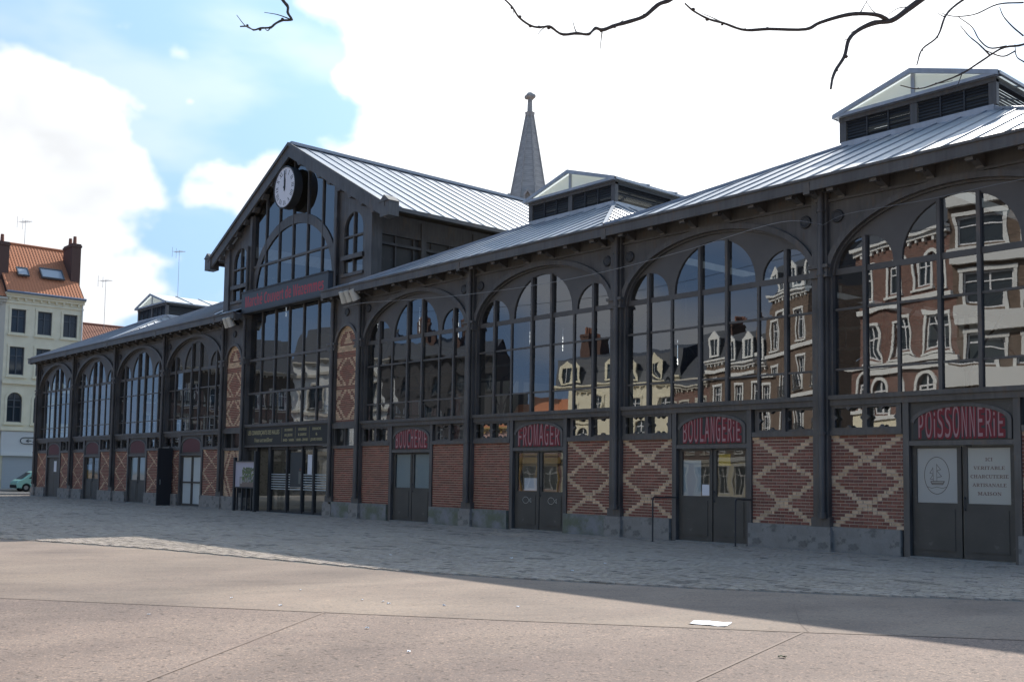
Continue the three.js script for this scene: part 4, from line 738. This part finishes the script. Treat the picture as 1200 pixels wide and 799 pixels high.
// house front from A to B (seen from the square A is at the viewer's own left), rows = [sill, head, arched, list of [x0, x1] in metres]
function house(label, A, B, H, o) {
  const L = Math.hypot(B[0] - A[0], B[1] - A[1]), ry = Math.atan2(-(B[1] - A[1]), B[0] - A[0]), h = thing('town_house', label, 'house', [A[0], 0, A[1]], ry), dep = o.depth ?? 9;
  const yb = o.base ?? 0, front = poly([[0, yb], [L, yb], [L, H], [0, H]]), lower = poly([[0, 0], [L, 0], [L, yb], [0, yb]]);
  const win = [];
  for (const [y0, y1, arch, n, ww, kind] of o.rows) { const gap = L / n; for (let k = 0; k < n; k++) { const c = gap * (k + .5); win.push([c - ww / 2, c + ww / 2, y0, y1, arch, kind]); } }
  for (const [x0, x1, y0, y1, arch] of win) { const p = new THREE.Path(); p.moveTo(x0, y0); p.lineTo(x1, y0); p.lineTo(x1, y1); if (arch) for (let i = 1; i < 10; i++) { const a = Math.PI * i / 10; p.lineTo((x0 + x1) / 2 + (x1 - x0) / 2 * Math.cos(a), y1 + (x1 - x0) / 2 * Math.sin(a)); } p.lineTo(x0, y1); p.closePath(); (y1 < yb ? lower : front).holes.push(p); }
  mesh('front_wall', extr(front, -.3, 0, 6), o.wall, h); if (yb) mesh('ground_floor_wall', extr(lower, -.3, .02, 6), HM.cream, h);
  mesh('house_body', merge([box(0, .25, 0, H, -dep, -.3), box(L - .25, L, 0, H, -dep, -.3), box(0, L, 0, H, -dep - .2, -dep), box(.25, L - .25, H - .2, H - .05, -dep, -.3), box(.25, L - .25, 0, H - .2, -2.2, -2.0)]), o.side ?? o.wall, h);
  const gl = o.glass ?? HM.glass, fr = o.frame ?? HM.frame;
  for (const [x0, x1, y0, y1, arch, kind] of win) {
    const w = group('window', h), m = (x0 + x1) / 2, top = arch ? y1 + (x1 - x0) / 2 : y1;
    const ps = poly([[x0, y0], [x1, y0], [x1, y1], ...(arch ? Array.from({ length: 9 }, (_, i) => [m + (x1 - x0) / 2 * Math.cos(Math.PI * (i + 1) / 10), y1 + (x1 - x0) / 2 * Math.sin(Math.PI * (i + 1) / 10)]) : []), [x0, y1]]);
    mesh('pane', uvm(new THREE.ShapeGeometry(ps).translate(0, 0, -.2)), kind === 'shop' ? HM.frameDark : gl, w);
    if (kind !== 'shop') { mesh('window_frame', merge([box(x0, x0 + .09, y0, y1, -.2, -.12), box(x1 - .09, x1, y0, y1, -.2, -.12), box(x0, x1, y0, y0 + .09, -.195, -.125), box(x0, x1, y1 - .09, y1, -.195, -.125), box(m - .05, m + .05, y0, top - .02, -.19, -.13), box(x0, x1, y0 + (y1 - y0) * .66, y0 + (y1 - y0) * .66 + .07, -.185, -.135)]), fr, w); }
    if (o.trim && kind !== 'shop') mesh('surround', merge([box(x0 - .16, x0, y0 - .12, y1, 0, .05), box(x1, x1 + .16, y0 - .12, y1, 0, .05), box(x0 - .24, x1 + .24, y0 - .24, y0 - .12, 0, .14), ...(arch ? [extr(poly([...Array.from({ length: 13 }, (_, i) => [m + ((x1 - x0) / 2 + .18) * Math.cos(Math.PI * i / 12), y1 + ((x1 - x0) / 2 + .18) * Math.sin(Math.PI * i / 12)]), ...Array.from({ length: 13 }, (_, i) => [m - (x1 - x0) / 2 * Math.cos(Math.PI * i / 12), y1 + (x1 - x0) / 2 * Math.sin(Math.PI * i / 12)])]), 0, .06)] : [box(x0 - .2, x1 + .2, y1, y1 + .2, 0, .07)])]), o.trim, w);
    if (o.balcony?.includes(y0)) mesh('balcony_rail', merge(Array.from({ length: 9 }, (_, i) => box(x0 + (x1 - x0) * i / 8 - .015, x0 + (x1 - x0) * i / 8 + .015, y0 - .1, y0 + .75, .22, .25)).concat([box(x0 - .03, x1 + .03, y0 + .75, y0 + .8, .2, .27), box(x0 - .1, x1 + .1, y0 - .2, y0 - .1, 0, .3)])), HM.frameDark, w);
  }
  for (const [y, t, d] of o.bands ?? []) mesh('string_course', box(-.02, L + .02, y, y + t, 0, d), o.trim ?? HM.stone, h);
  mesh('cornice', merge([box(-.03, L + .03, H - .3, H - .08, 0, .22), box(-.06, L + .06, H - .08, H + .08, -.2, .4), ...Array.from({ length: Math.floor(L / .6) }, (_, i) => box(i * .6 + .2, i * .6 + .36, H - .5, H - .3, 0, .16))]), o.trim ?? HM.stone, h);
  const rise = o.rise ?? 3.5, rd = dep / 2;
  if (o.mansard) {
    mesh('mansard_roof', uvm(merge([planeQuad([0, H, -.05], [L, H, -.05], [L, H + 2.8, -1.1], [0, H + 2.8, -1.1]), planeQuad([0, H + 2.8, -1.1], [L, H + 2.8, -1.1], [L, H + 3.6, -dep / 2], [0, H + 3.6, -dep / 2]), planeQuad([0, H + 3.6, -dep / 2], [L, H + 3.6, -dep / 2], [L, H, -dep], [0, H, -dep]), planeQuad([L, H, -.05], [L, H, -dep], [L, H + 3.6, -dep / 2], [L, H + 2.8, -1.1]), planeQuad([0, H, -.05], [0, H, -dep], [0, H + 3.6, -dep / 2], [0, H + 2.8, -1.1])])), HM.slate, h);
    const n = o.mansard; for (let k = 0; k < n; k++) { const c = L / n * (k + .5), d = group('dormer', h); mesh('dormer_front', extr((() => { const s = poly([[c - .75, H + .35], [c + .75, H + .35], [c + .75, H + 2.0], [c, H + 2.6], [c - .75, H + 2.0]]), q = new THREE.Path(); q.moveTo(c - .45, H + .5); q.lineTo(c + .45, H + .5); q.lineTo(c + .45, H + 1.9); q.lineTo(c - .45, H + 1.9); q.closePath(); s.holes.push(q); return s; })(), -.12, 0), o.trim ?? HM.white, d); mesh('dormer_body', merge([box(c - .7, c + .7, H + .3, H + 2.0, -1.1, -.14)]), HM.slate, d); mesh('pane', uvm(sheetPlane(c - .45, c + .45, H + .5, H + 1.9, -.08)), gl, d); mesh('window_frame', merge([box(c - .03, c + .03, H + .5, H + 1.9, -.08, -.02)]), fr, d); }
  } else if (o.flat) { mesh('parapet', merge([box(0, L, H, H + .5, -.3, 0), box(0, L, H - .05, H + .02, -dep, -.3)]), o.side ?? o.wall, h); }
  else {
    if (o.tiles) { const t = mesh('roof', tileField(L, rd, rise, o.roof), o.roof, h); t.position.set(0, H + .08, .25); mesh('roof_back', uvm(planeQuad([0, H + rise + .05, -rd + .2], [L, H + rise + .05, -rd + .2], [L, H, -dep], [0, H, -dep])), o.roof, h); mesh('ridge_tiles', uvm(new THREE.CylinderGeometry(.14, .14, L, 8).rotateZ(Math.PI / 2).translate(L / 2, H + rise + .12, -rd + .25)), o.roof, h); }
    else mesh('roof', uvm(merge([planeQuad([-.1, H + .05, .3], [L + .1, H + .05, .3], [L + .1, H + rise, -rd], [-.1, H + rise, -rd]), planeQuad([-.1, H + rise, -rd], [L + .1, H + rise, -rd], [L + .1, H, -dep], [-.1, H, -dep])])), o.roof, h);
    for (const x of [.12, L - .12]) mesh('gable_wall', uvm(new THREE.ExtrudeGeometry(poly([[0, H - .1], [dep, H - .1], [dep / 2, H + rise - .12]]), { depth: .2, bevelEnabled: false }).rotateY(Math.PI / 2).translate(x - .1, 0, 0)), o.side ?? o.wall, h);
  }
  for (const [x, z, w, d, y0, y1, pots] of o.chimneys ?? []) { const c = group('chimney', h); mesh('stack', merge([box(x - w / 2, x + w / 2, y0, y1, z - d / 2, z + d / 2), box(x - w / 2 - .06, x + w / 2 + .06, y1 - .3, y1 - .12, z - d / 2 - .06, z + d / 2 + .06)]), HM.chimney, c); for (let k = 0; k < pots; k++) mesh('chimney_pot', uvm(cyl(.16, .13, .7, w > d ? x - w / 2 + w * (k + .5) / pots : x, y1, w > d ? z : z - d / 2 + d * (k + .5) / pots, 10)), HM.tileOld, c); }
  return h;
}
// cream house beyond the side street (front along x = -90, seen obliquely)
{
  const A = [-90, -3.35], B = [-90, -9.45];
  const h = house('narrow cream house with orange tiled roof and dark windows beyond the side street', A, B, 15.75, { wall: HM.cream, trim: HM.cream, side: HM.chimney, roof: HM.tile, tiles: true, rise: 4.85, depth: 10, frame: HM.frameDark,
    rows: [[12.65, 14.55, false, 3, 1.12], [9.25, 11.5, false, 3, 1.12], [5.45, 7.25, true, 3, 1.15]], bands: [[8.5, .25, .18], [4.75, .3, .2], [15.0, .12, .1]], chimneys: [[5.85, -2.6, .75, 2.2, 16.5, 20.9, 2], [.1, -2.2, .8, 1.4, 16.2, 20.2, 1]] });
  // shop front: pale fascia with a pill shaped sign, shutter
  mesh('shop_fascia', box(.1, 6.0, 3.05, 4.7, 0, .12), HM.render, h); mesh('shutter_box', box(.1, 6.0, 2.75, 3.05, 0, .3), HM.white, h);
  for (let k = 0; k < 22; k++) mesh('shutter_slat', box(.3, 5.8, .15 + k * .118, .262 + k * .118, .04, .07), HM.shutterGrey, h);
  const sg = mesh('pill_sign', new THREE.TubeGeometry(new THREE.CatmullRomCurve3([[-.9, .24], [.9, .24], [1.15, 0], [.9, -.24], [-.9, -.24], [-1.15, 0]].map(([x, y]) => new THREE.Vector3(x, y, 0)), true, 'catmullrom', .3), 60, .035, 5, true), HM.frameDark, h); sg.position.set(2.7, 3.98, .15);
  mesh('sign_mark', merge([bar([2.0, 3.98, .14], [2.4, 3.98, .14], .06), bar([2.0, 3.98, .14], [2.2, 4.1, .14], .05), bar([2.0, 3.98, .14], [2.2, 3.86, .14], .05), bar([2.5, 3.86, .14], [2.65, 4.12, .14], .05), bar([2.65, 4.12, .14], [2.8, 3.86, .14], .05)]), HM.frameDark, h);
  // roof windows, downpipe, aerial
  for (const [x, y, w, hh] of [[1.6, 1.55, .75, .9], [3.95, 1.6, 1.7, 1.15]]) { const s = group('skylight', h, [x, 15.83 + y * 1.0 + .12, .25 - y * 5 / 4.85 + .08], 0); s.rotation.x = -Math.atan2(5, 4.85) + .02; const f = mesh('skylight_frame', merge([box(-w / 2 - .08, w / 2 + .08, -.08, 0, .02, .2), box(-w / 2 - .08, w / 2 + .08, hh, hh + .08, .02, .2), box(-w / 2 - .08, -w / 2, 0, hh, .02, .2), box(w / 2, w / 2 + .08, 0, hh, .02, .2)]), HM.frameDark, s); mesh('pane', uvm(sheetPlane(-w / 2, w / 2, 0, hh, .14)), std({ color: rgb(.3, .34, .38), roughness: .15 }), s); }
  mesh('downpipe', uvm(cyl(.06, .06, 15.3, 6.0, .1, .1, 8)), HM.white, h); mesh('gutter', uvm(new THREE.CylinderGeometry(.1, .1, 6.2, 8).rotateZ(Math.PI / 2).translate(3.05, 15.86, .45)), std({ color: rgb(.16, .2, .27), roughness: .6 }), h);
}
function aerial(pos, hgt, arms, label) {
  const a = thing('roof_aerial', label, 'aerial', pos, .5), m = std({ color: rgb(.4, .4, .41), roughness: .5, metalness: .5 });
  mesh('mast', uvm(cyl(.022, .016, hgt, 0, 0, 0, 6)), m, a); mesh('boom', bar([-.6, hgt - .15, 0], [.7, hgt - .15, 0], .022), m, a);
  for (let k = 0; k < arms; k++) mesh('element', bar([-.55 + k * 1.2 / arms, hgt - .15, -.35], [-.55 + k * 1.2 / arms, hgt - .15, .35], .02), m, a);
  if (arms > 5) mesh('reflector', merge([bar([-.6, hgt - .7, -.3], [-.6, hgt + .3, -.3], .02), bar([-.6, hgt - .7, .3], [-.6, hgt + .3, .3], .02)]), m, a);
}
aerial([-95, 20.4, -6.0], 2.6, 7, 'tall television aerial on the ridge of the cream house');
house('plain house front with ochre strip beside the cream house', [-90, 4.5], [-90, -3.35], 15.3, { wall: HM.stone, roof: HM.tile, rise: 4.6, depth: 10, tiles: true, frame: HM.frameDark, rows: [[12.6, 14.5, false, 3, 1.1], [9.2, 11.4, false, 3, 1.1], [5.4, 7.6, false, 3, 1.1], [.6, 3.4, false, 2, 2.2, 'shop']], bands: [[4.4, .3, .15]], chimneys: [[7.4, -2.4, .9, 1.2, 16, 19.7, 2]] });
house('low house with weathered red tile roof behind the cream house', [-93, -9.6], [-93, -24], 11.6, { wall: HM.red, trim: HM.stone, roof: HM.tileOld, rise: 3.2, depth: 9, tiles: true, rows: [[8, 10, false, 5, 1.1], [4.6, 6.8, false, 5, 1.1], [.8, 3.2, false, 5, 1.4]], chimneys: [[9, -4.5, .7, .7, 13, 15.2, 2]] });
aerial([-96.5, 14.5, -13.6], 4.6, 6, 'thin aerial above the weathered red roof');
aerial([-100, 16, -22], 7.6, 8, 'bushy aerial standing behind the far roof lantern');
aerial([-102, 16, -31.5], 7.0, 3, 'plain thin mast behind the far roof lantern');
aerial([-100, 16, -43], 11.5, 6, 'tall stacked aerial beside the gable eaves');
house('brick house row standing behind the hall with aerials on its roof', [-98, -24.2], [-98, -62], 12.4, { wall: HM.red, trim: HM.stone, roof: HM.tileOld, rise: 3.6, depth: 9, rows: [[8.4, 10.6, false, 12, 1.1], [4.8, 7, false, 12, 1.1], [.8, 3.2, false, 10, 1.6]] });

// sunlit houses closing the square behind the viewer; the hall windows mirror them
const squareHouse = (label, A, B, H, o) => house(label, B, A, H, o);
squareHouse('modern brick apartment house with cream balcony bands facing the square', [-25, 29], [-13, 31.6], 17.5, { wall: HM.brown, trim: HM.white, flat: true, base: 6.2, rows: [[1, 3.0, false, 3, 1.6], [4.6, 5.7, false, 3, 1.2], [7.4, 8.9, false, 4, 2.2], [10.4, 11.9, false, 4, 2.2], [13.4, 14.9, false, 4, 2.2]], bands: [[3.3, .9, .35], [6.3, .95, .35], [9.3, .95, .35], [12.3, .95, .35], [15.4, .95, .35]] });
squareHouse('red brick house with arched stone window heads facing the square', [-31.5, 31.4], [-25, 29], 14.5, { wall: HM.red, trim: HM.white, roof: HM.slate, rise: 4, base: 5.7, rows: [[.5, 2.9, false, 2, 1.6], [5.9, 6.8, true, 3, 1.1], [8.2, 10, false, 3, 1.2], [11.5, 13, true, 3, 1.0]], bands: [[5.6, .2, .15], [7.6, .3, .2], [10.8, .25, .2]], chimneys: [[.6, -3, .8, 1.4, 15, 19, 3]] });
squareHouse('tall brown brick house with white quoined windows and balconies facing the square', [-51, 50.4], [-43.2, 46], 16.2, { wall: HM.brown, trim: HM.white, mansard: 3, base: 4.1, rows: [[.4, 3, false, 3, 1.8], [4.4, 7, true, 3, 1.2], [8.8, 11.2, false, 3, 1.2], [12.6, 14.8, false, 3, 1.1]], bands: [[3.5, .4, .25], [8, .3, .2], [11.9, .3, .2]], balcony: [4.4, 8.8], chimneys: [[7.2, -4, 1, 1.2, 17, 21, 3]] });
squareHouse('brown brick house with slate mansard and round headed dormers facing the square', [-58.4, 53.4], [-51, 50.4], 11.6, { wall: HM.brown, trim: HM.white, mansard: 3, base: 3.5, rows: [[.4, 2.8, false, 3, 1.6], [4, 6.2, false, 3, 1.1], [7.8, 9.9, false, 3, 1.1]], bands: [[3.2, .35, .2], [7, .25, .15], [10.5, .3, .25]], chimneys: [[.6, -4, .8, 2, 12, 16.6, 4]] });
squareHouse('small red brick house with long slate roof facing the square', [-64.6, 54.6], [-58.4, 53.4], 10.4, { wall: HM.red, trim: HM.stone, roof: HM.slate, rise: 4.6, rows: [[.4, 2.8, false, 2, 1.8], [4, 6, false, 3, 1.0], [7.2, 9.1, false, 3, 1.0]], bands: [[3.1, .3, .15]], chimneys: [[.5, -4, .8, 1.6, 11, 16, 5]] });
squareHouse('wide cream house with slate mansard and white dormers facing the square', [-76, 51.6], [-64.6, 54.6], 10.8, { wall: HM.cream, trim: HM.cream, mansard: 4, rows: [[.4, 3, false, 4, 1.9], [4.2, 6.2, true, 4, 1.1], [7.7, 9.4, false, 4, 1.1]], bands: [[3.4, .35, .2], [7.1, .25, .15]], chimneys: [[10.8, -4, .9, 1.5, 11, 16, 3]] });
squareHouse('low pink and ochre shop house facing the square', [-82, 48.2], [-76, 51.6], 7.2, { wall: HM.pink, trim: HM.ochre, roof: HM.tile, rise: 2.4, rows: [[.4, 2.8, false, 3, 1.5], [4, 5.8, false, 3, 1.0]], bands: [[3, .6, .2]] });
squareHouse('tall block facing the square, its shade painted as dark walls', [-92, 41.5], [-82, 48.2], 13.8, { wall: HM.dark, trim: HM.dark, roof: HM.slate, rise: 2.5, rows: [[.4, 2.8, false, 4, 1.6], [4.2, 5.8, false, 4, .9], [7.4, 9, false, 4, .9], [10.4, 12, false, 4, .9]], frame: HM.frameDark, chimneys: [[9, -3, 1, 1.2, 14, 18, 2], [5, -4, .9, .9, 14, 18.4, 2]] });  // shaded side wall: the shade is put into the dark wall colour
squareHouse('ornate white stone house with tall windows facing the square', [-99, 35], [-92, 41.5], 13.6, { wall: HM.white, trim: HM.stone, roof: HM.slate, rise: 4, rows: [[.4, 3, false, 3, 1.8], [4.6, 6.8, true, 3, 1.2], [8.8, 11.2, false, 3, 1.2]], bands: [[3.6, .4, .3], [8, .3, .25], [12, .3, .25]], balcony: [4.6, 8.8], frame: HM.frameDark });
squareHouse('corner house at the end of the square, darkened to dim its reflection', [-104, 24], [-99, 35], 12.4, { wall: HM.dimmedWall, trim: HM.stone, roof: HM.slate, rise: 3.6, rows: [[.4, 3, false, 4, 1.8], [4.6, 6.8, false, 4, 1.2], [8.4, 10.6, false, 4, 1.2]], bands: [[3.6, .4, .2]] });  // wall colour darkened so its reflection in the entrance glass stays dark

/* ------------------------------------------------------------------- spire */
{
  const c = thing('church_spire', 'grey stone church spire with a carved finial rising behind the hall roofs', 'church spire', [-90.4, 0, -60], .39), st = std({ map: rep(tex(256, (x, y, o) => { const n = pfbm(x * 6, y * 12, 6, 5, 511), r = (y * 16) % 1 < .1; grey(o, (.3 + .26 * n) * (r ? .78 : 1), 1.02, .97, .88); }), 4), roughness: .95 });  // stone colour lightened to stand in for distance haze
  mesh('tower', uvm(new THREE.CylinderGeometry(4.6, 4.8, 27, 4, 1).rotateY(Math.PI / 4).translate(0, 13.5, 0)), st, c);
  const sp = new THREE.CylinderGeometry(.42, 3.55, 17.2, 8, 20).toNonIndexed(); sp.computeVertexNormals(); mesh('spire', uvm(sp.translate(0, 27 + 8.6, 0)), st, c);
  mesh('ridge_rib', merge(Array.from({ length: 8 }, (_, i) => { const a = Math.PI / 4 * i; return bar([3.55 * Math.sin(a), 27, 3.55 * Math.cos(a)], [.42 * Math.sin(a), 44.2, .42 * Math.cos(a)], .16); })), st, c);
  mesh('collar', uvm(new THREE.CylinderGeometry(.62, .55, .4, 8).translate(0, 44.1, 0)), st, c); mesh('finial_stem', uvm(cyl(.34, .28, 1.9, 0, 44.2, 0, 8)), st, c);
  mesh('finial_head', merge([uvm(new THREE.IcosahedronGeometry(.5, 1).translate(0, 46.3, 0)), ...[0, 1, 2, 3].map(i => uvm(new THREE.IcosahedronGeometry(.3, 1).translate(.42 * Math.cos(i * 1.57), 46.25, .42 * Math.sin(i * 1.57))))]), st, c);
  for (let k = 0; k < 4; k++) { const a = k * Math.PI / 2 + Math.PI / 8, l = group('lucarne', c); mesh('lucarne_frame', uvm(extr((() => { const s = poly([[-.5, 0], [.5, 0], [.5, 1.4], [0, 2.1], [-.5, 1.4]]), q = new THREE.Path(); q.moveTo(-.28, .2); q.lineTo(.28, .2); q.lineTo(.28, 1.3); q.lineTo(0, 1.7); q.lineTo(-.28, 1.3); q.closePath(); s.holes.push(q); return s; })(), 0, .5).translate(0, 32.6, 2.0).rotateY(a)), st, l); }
}
/* --------------------------------------------------------------------- car */
{
  const c = thing('parked_car', 'mint green small hatchback parked in front of the grey shutter', 'car', [-85.2, .01, -3.2], Math.PI / 2), paint = std({ color: rgb(.36, .66, .55), roughness: .3, metalness: .2 }), rub = std({ color: rgb(.02, .02, .02), roughness: .8 }), dk = std({ color: rgb(.03, .04, .045), roughness: .08 });
  // local x runs from nose (0) to tail (3.7), z across
  const body = new THREE.Shape(); body.moveTo(.05, .3); body.lineTo(.02, .62); body.quadraticCurveTo(.06, .8, .4, .88); body.lineTo(1.15, 1.42); body.quadraticCurveTo(1.4, 1.52, 2.3, 1.52); body.lineTo(3.2, 1.46); body.quadraticCurveTo(3.6, 1.2, 3.66, .85); body.lineTo(3.68, .32);
  for (const wx of [3.0, .68]) { body.lineTo(wx + .36, .3); body.absarc(wx, .3, .36, 0, Math.PI, false); } body.closePath();
  mesh('body', new THREE.ExtrudeGeometry(body, { depth: 1.44, bevelEnabled: true, bevelSize: .06, bevelThickness: .08, bevelSegments: 3, curveSegments: 8 }).translate(0, 0, -.72), paint, c);
  for (const s of [-1, 1]) { mesh('side_window', extr(poly([[.8, .98], [2.05, .98], [2.05, 1.42], [1.35, 1.4]]), s * .81 - .005, s * .81 + .005), dk, c); mesh('side_window', extr(poly([[2.12, .98], [3.1, .98], [2.95, 1.38], [2.12, 1.4]]), s * .81 - .005, s * .81 + .005), dk, c); mesh('headlight', uvm(new THREE.SphereGeometry(.14, 12, 8).scale(.5, 1, 1.3).translate(.08, .68, s * .55)), M.metal, c); mesh('mirror', uvm(new THREE.SphereGeometry(.09, 10, 8).translate(1.15, 1.0, s * .9)), paint, c); mesh('tail_light', box(3.66, 3.74, .7, 1.0, s * .62 - .08, s * .62 + .08), std({ color: rgb(.3, .02, .02), roughness: .3 }), c); }
  mesh('windscreen', planeQuad([.3, .925, -.7], [.3, .925, .7], [1.02, 1.45, .64], [1.02, 1.45, -.64]), dk, c); mesh('bumper', box(-.08, .06, .28, .5, -.72, .72), rub, c); mesh('bumper', box(3.68, 3.78, .3, .52, -.72, .72), rub, c);
  for (const wx of [.68, 3.0]) for (const s of [-1, 1]) { const w = group('wheel', c, [wx, .3, s * .68]); mesh('tyre', new THREE.TorusGeometry(.22, .085, 10, 24), rub, w); mesh('rim', uvm(new THREE.CylinderGeometry(.2, .2, .1, 16).rotateX(Math.PI / 2)), M.metal, w); }
}
for (const [x, z, lab] of [[-73.0, 3.6, 'dark iron bollard at the kerb before the grey shutter']]) { const b = thing('bollard', lab, 'bollard', [x, 0, z], 0); mesh('post', uvm(new THREE.LatheGeometry([[0, 0], [.09, 0], [.09, .1], [.06, .14], [.05, .9], [.08, .93], [.08, 1.0], [0, 1.06]].map(p => new THREE.Vector2(...p)), 14)), M.ironDark, b); }

/* ------------------------------------------------------------------- trees */
const treeRand = rng(321);
function limb(parent, pts, r0, r1, name = 'branch') {
  if (name === 'twig') { r0 *= .74; r1 *= .7; }   // tapered crooked limb through points
  const c = new THREE.CatmullRomCurve3(pts), n = Math.max(6, pts.length * 4), P = [], I = [], N = 7, fr = c.computeFrenetFrames(n);
  for (let i = 0; i <= n; i++) { const p = c.getPoint(i / n), knob = 1 + .22 * (vnoise(i * .9, r0 * 900, 3) - .5), r = (r0 + (r1 - r0) * i / n) * knob; for (let k = 0; k <= N; k++) { const a = k / N * 2 * Math.PI, v = p.clone().addScaledVector(fr.normals[i], r * Math.cos(a)).addScaledVector(fr.binormals[i], r * Math.sin(a)); P.push(v.x, v.y, v.z); } }
  for (let i = 0; i < n; i++) for (let k = 0; k < N; k++) { const a = i * (N + 1) + k, b = a + N + 1; I.push(a, b, a + 1, a + 1, b, b + 1); }
  const g = new THREE.BufferGeometry(); g.setAttribute('position', new THREE.Float32BufferAttribute(P, 3)); g.setIndex(I); g.computeVertexNormals(); const U = []; for (let i = 0; i <= n; i++) for (let k = 0; k <= N; k++) U.push(k / N * .2, i * .1); g.setAttribute('uv', new THREE.Float32BufferAttribute(U, 2));
  return mesh(name, g, M.bark, parent);
}
// px branches: list of [u, v], at camera depth d0 -> d1, rooted at a limb point
const pxs = (list, d0, d1) => list.map(([u, v], i) => pxAt(u, v, d0 + (d1 - d0) * i / (list.length - 1)));
function buds(parent, pts, r) { const g = []; for (const p of pts) { const q = p.clone().add(new THREE.Vector3((treeRand() - .5) * r * 2, (treeRand() - .5) * r * 1.4, 0)); g.push(uvm(new THREE.IcosahedronGeometry(r * (.7 + .6 * treeRand()), 0).scale(1, .8, 1).translate(q.x, q.y, q.z))); } if (g.length) mesh('buds', merge(g), M.bark, parent);
  for (const p of pts) if (treeRand() < .45) { const l = .05 + treeRand() * .14, dir = new THREE.Vector3(treeRand() - .5, treeRand() * .8 - .5, treeRand() - .5).normalize(), m = p.clone().addScaledVector(dir, l * .5); m.y += (treeRand() - .4) * .03; limb(parent, [p.clone(), m, p.clone().addScaledVector(dir, l).add(new THREE.Vector3(0, (treeRand() - .3) * .05, 0))], .005, .002, 'twig'); } }
{
  // tree to the viewer's right, trunk outside the frame
  const base = pxAt(2150, 560, 7.5); base.y = 0;
  const t = thing('bare_tree', 'bare tree with knobbly branches hanging over the square beside the fish shop end', 'tree', [0, 0, 0], 0), V = (x, y, z) => new THREE.Vector3(x, y, z);
  const top = base.clone().setY(5.2); limb(t, [base.clone(), base.clone().setY(1.5), base.clone().add(V(.1, 3.4, .1)), top], .26, .17, 'trunk');
  const reach = (list, d0, d1, r0, r1, extra = []) => { const p = pxs(list, d0, d1), l = [top.clone(), top.clone().lerp(p[0], .5).add(V(0, .9, 0)), p[0]]; limb(t, l, .1, r0); limb(t, p, r0, r1, 'twig'); buds(t, p.slice(1, -1), r1 * 1.3); return p; };
  const a = reach([[1095, -12], [1068, 8], [1045, 24], [1024, 27], [1005, 36], [995, 47], [990, 66], [980, 82], [976, 92], [974, 104]], 6.4, 6.0, .026, .009);
  const b1 = pxs([[1040, 23], [1030, 18], [1008, 16], [990, 18], [960, 27], [946, 34], [900, 34], [872, 35], [848, 27], [830, 22], [812, 12], [803, 4]], 6.3, 5.8); limb(t, b1, .018, .006, 'twig'); buds(t, b1.slice(1, -1), .011);
  reach([[1150, -14], [1118, 8], [1108, 20], [1099, 43], [1081, 58], [1075, 76]], 7.2, 6.8, .012, .006);
  const w = reach([[1290, 20], [1240, 30], [1200, 52], [1176, 56], [1150, 72], [1128, 86], [1098, 98], [1076, 104], [1056, 100]], 7.6, 7.2, .014, .005);
  for (const l of [[[1200, 3], [1170, 5], [1142, 17], [1118, 19], [1105, 16]], [[1180, 54], [1160, 56], [1148, 46], [1140, 32], [1124, 20]], [[1160, 64], [1148, 52], [1136, 42], [1126, 30]], [[1200, 42], [1186, 30], [1176, 18], [1172, 8]], [[1190, 60], [1176, 66], [1158, 60], [1150, 55]], [[1215, 80], [1200, 72], [1192, 66], [1190, 52]]]) limb(t, pxs(l, 7.4, 7.3), .008, .004, 'twig');
}
{
  // tree behind the viewer whose long low boughs reach forward over the square
  const V = (x, y, z) => new THREE.Vector3(x, y, z), base = pxAt(600, 468, -3.4).add(V(-1.2, 0, 2.4)); base.y = 0;
  const t = thing('bare_tree', 'bare tree behind the viewpoint with long boughs reaching over the open square', 'tree', [0, 0, 0], 0), top = base.clone().setY(5.6);
  limb(t, [base.clone(), base.clone().setY(1.8), base.clone().add(V(-.1, 3.6, .1)), top], .3, .2, 'trunk');
  const reach = (list, d0, d1, r0, r1) => { const p = pxs(list, d0, d1); limb(t, [top.clone(), top.clone().lerp(p[0], .35).add(V(0, 1.3, 0)), top.clone().lerp(p[0], .75).add(V(0, .9, 0)), p[0]], .1, r0); limb(t, p, r0, r1, 'twig'); buds(t, p.slice(1, -1), r1 * 1.5); };
  reach([[322, -18], [331, 0], [337, 8], [337, 15], [341, 23], [330, 24], [322, 28], [317, 32], [305, 33], [297, 35], [289, 31], [281, 31]], 5.6, 5.4, .013, .005);
  reach([[800, -12], [785, 0], [772, 5], [755, 19], [738, 25], [720, 30], [706, 35], [698, 33], [690, 40], [676, 39], [658, 40], [644, 31], [632, 32], [622, 30], [608, 20], [600, 8], [588, -4]], 5.8, 5.3, .017, .006);
}

scene.traverse(o => { if (o.isMesh) { o.castShadow = true; o.receiveShadow = true; } });
renderer.render(scene, camera);
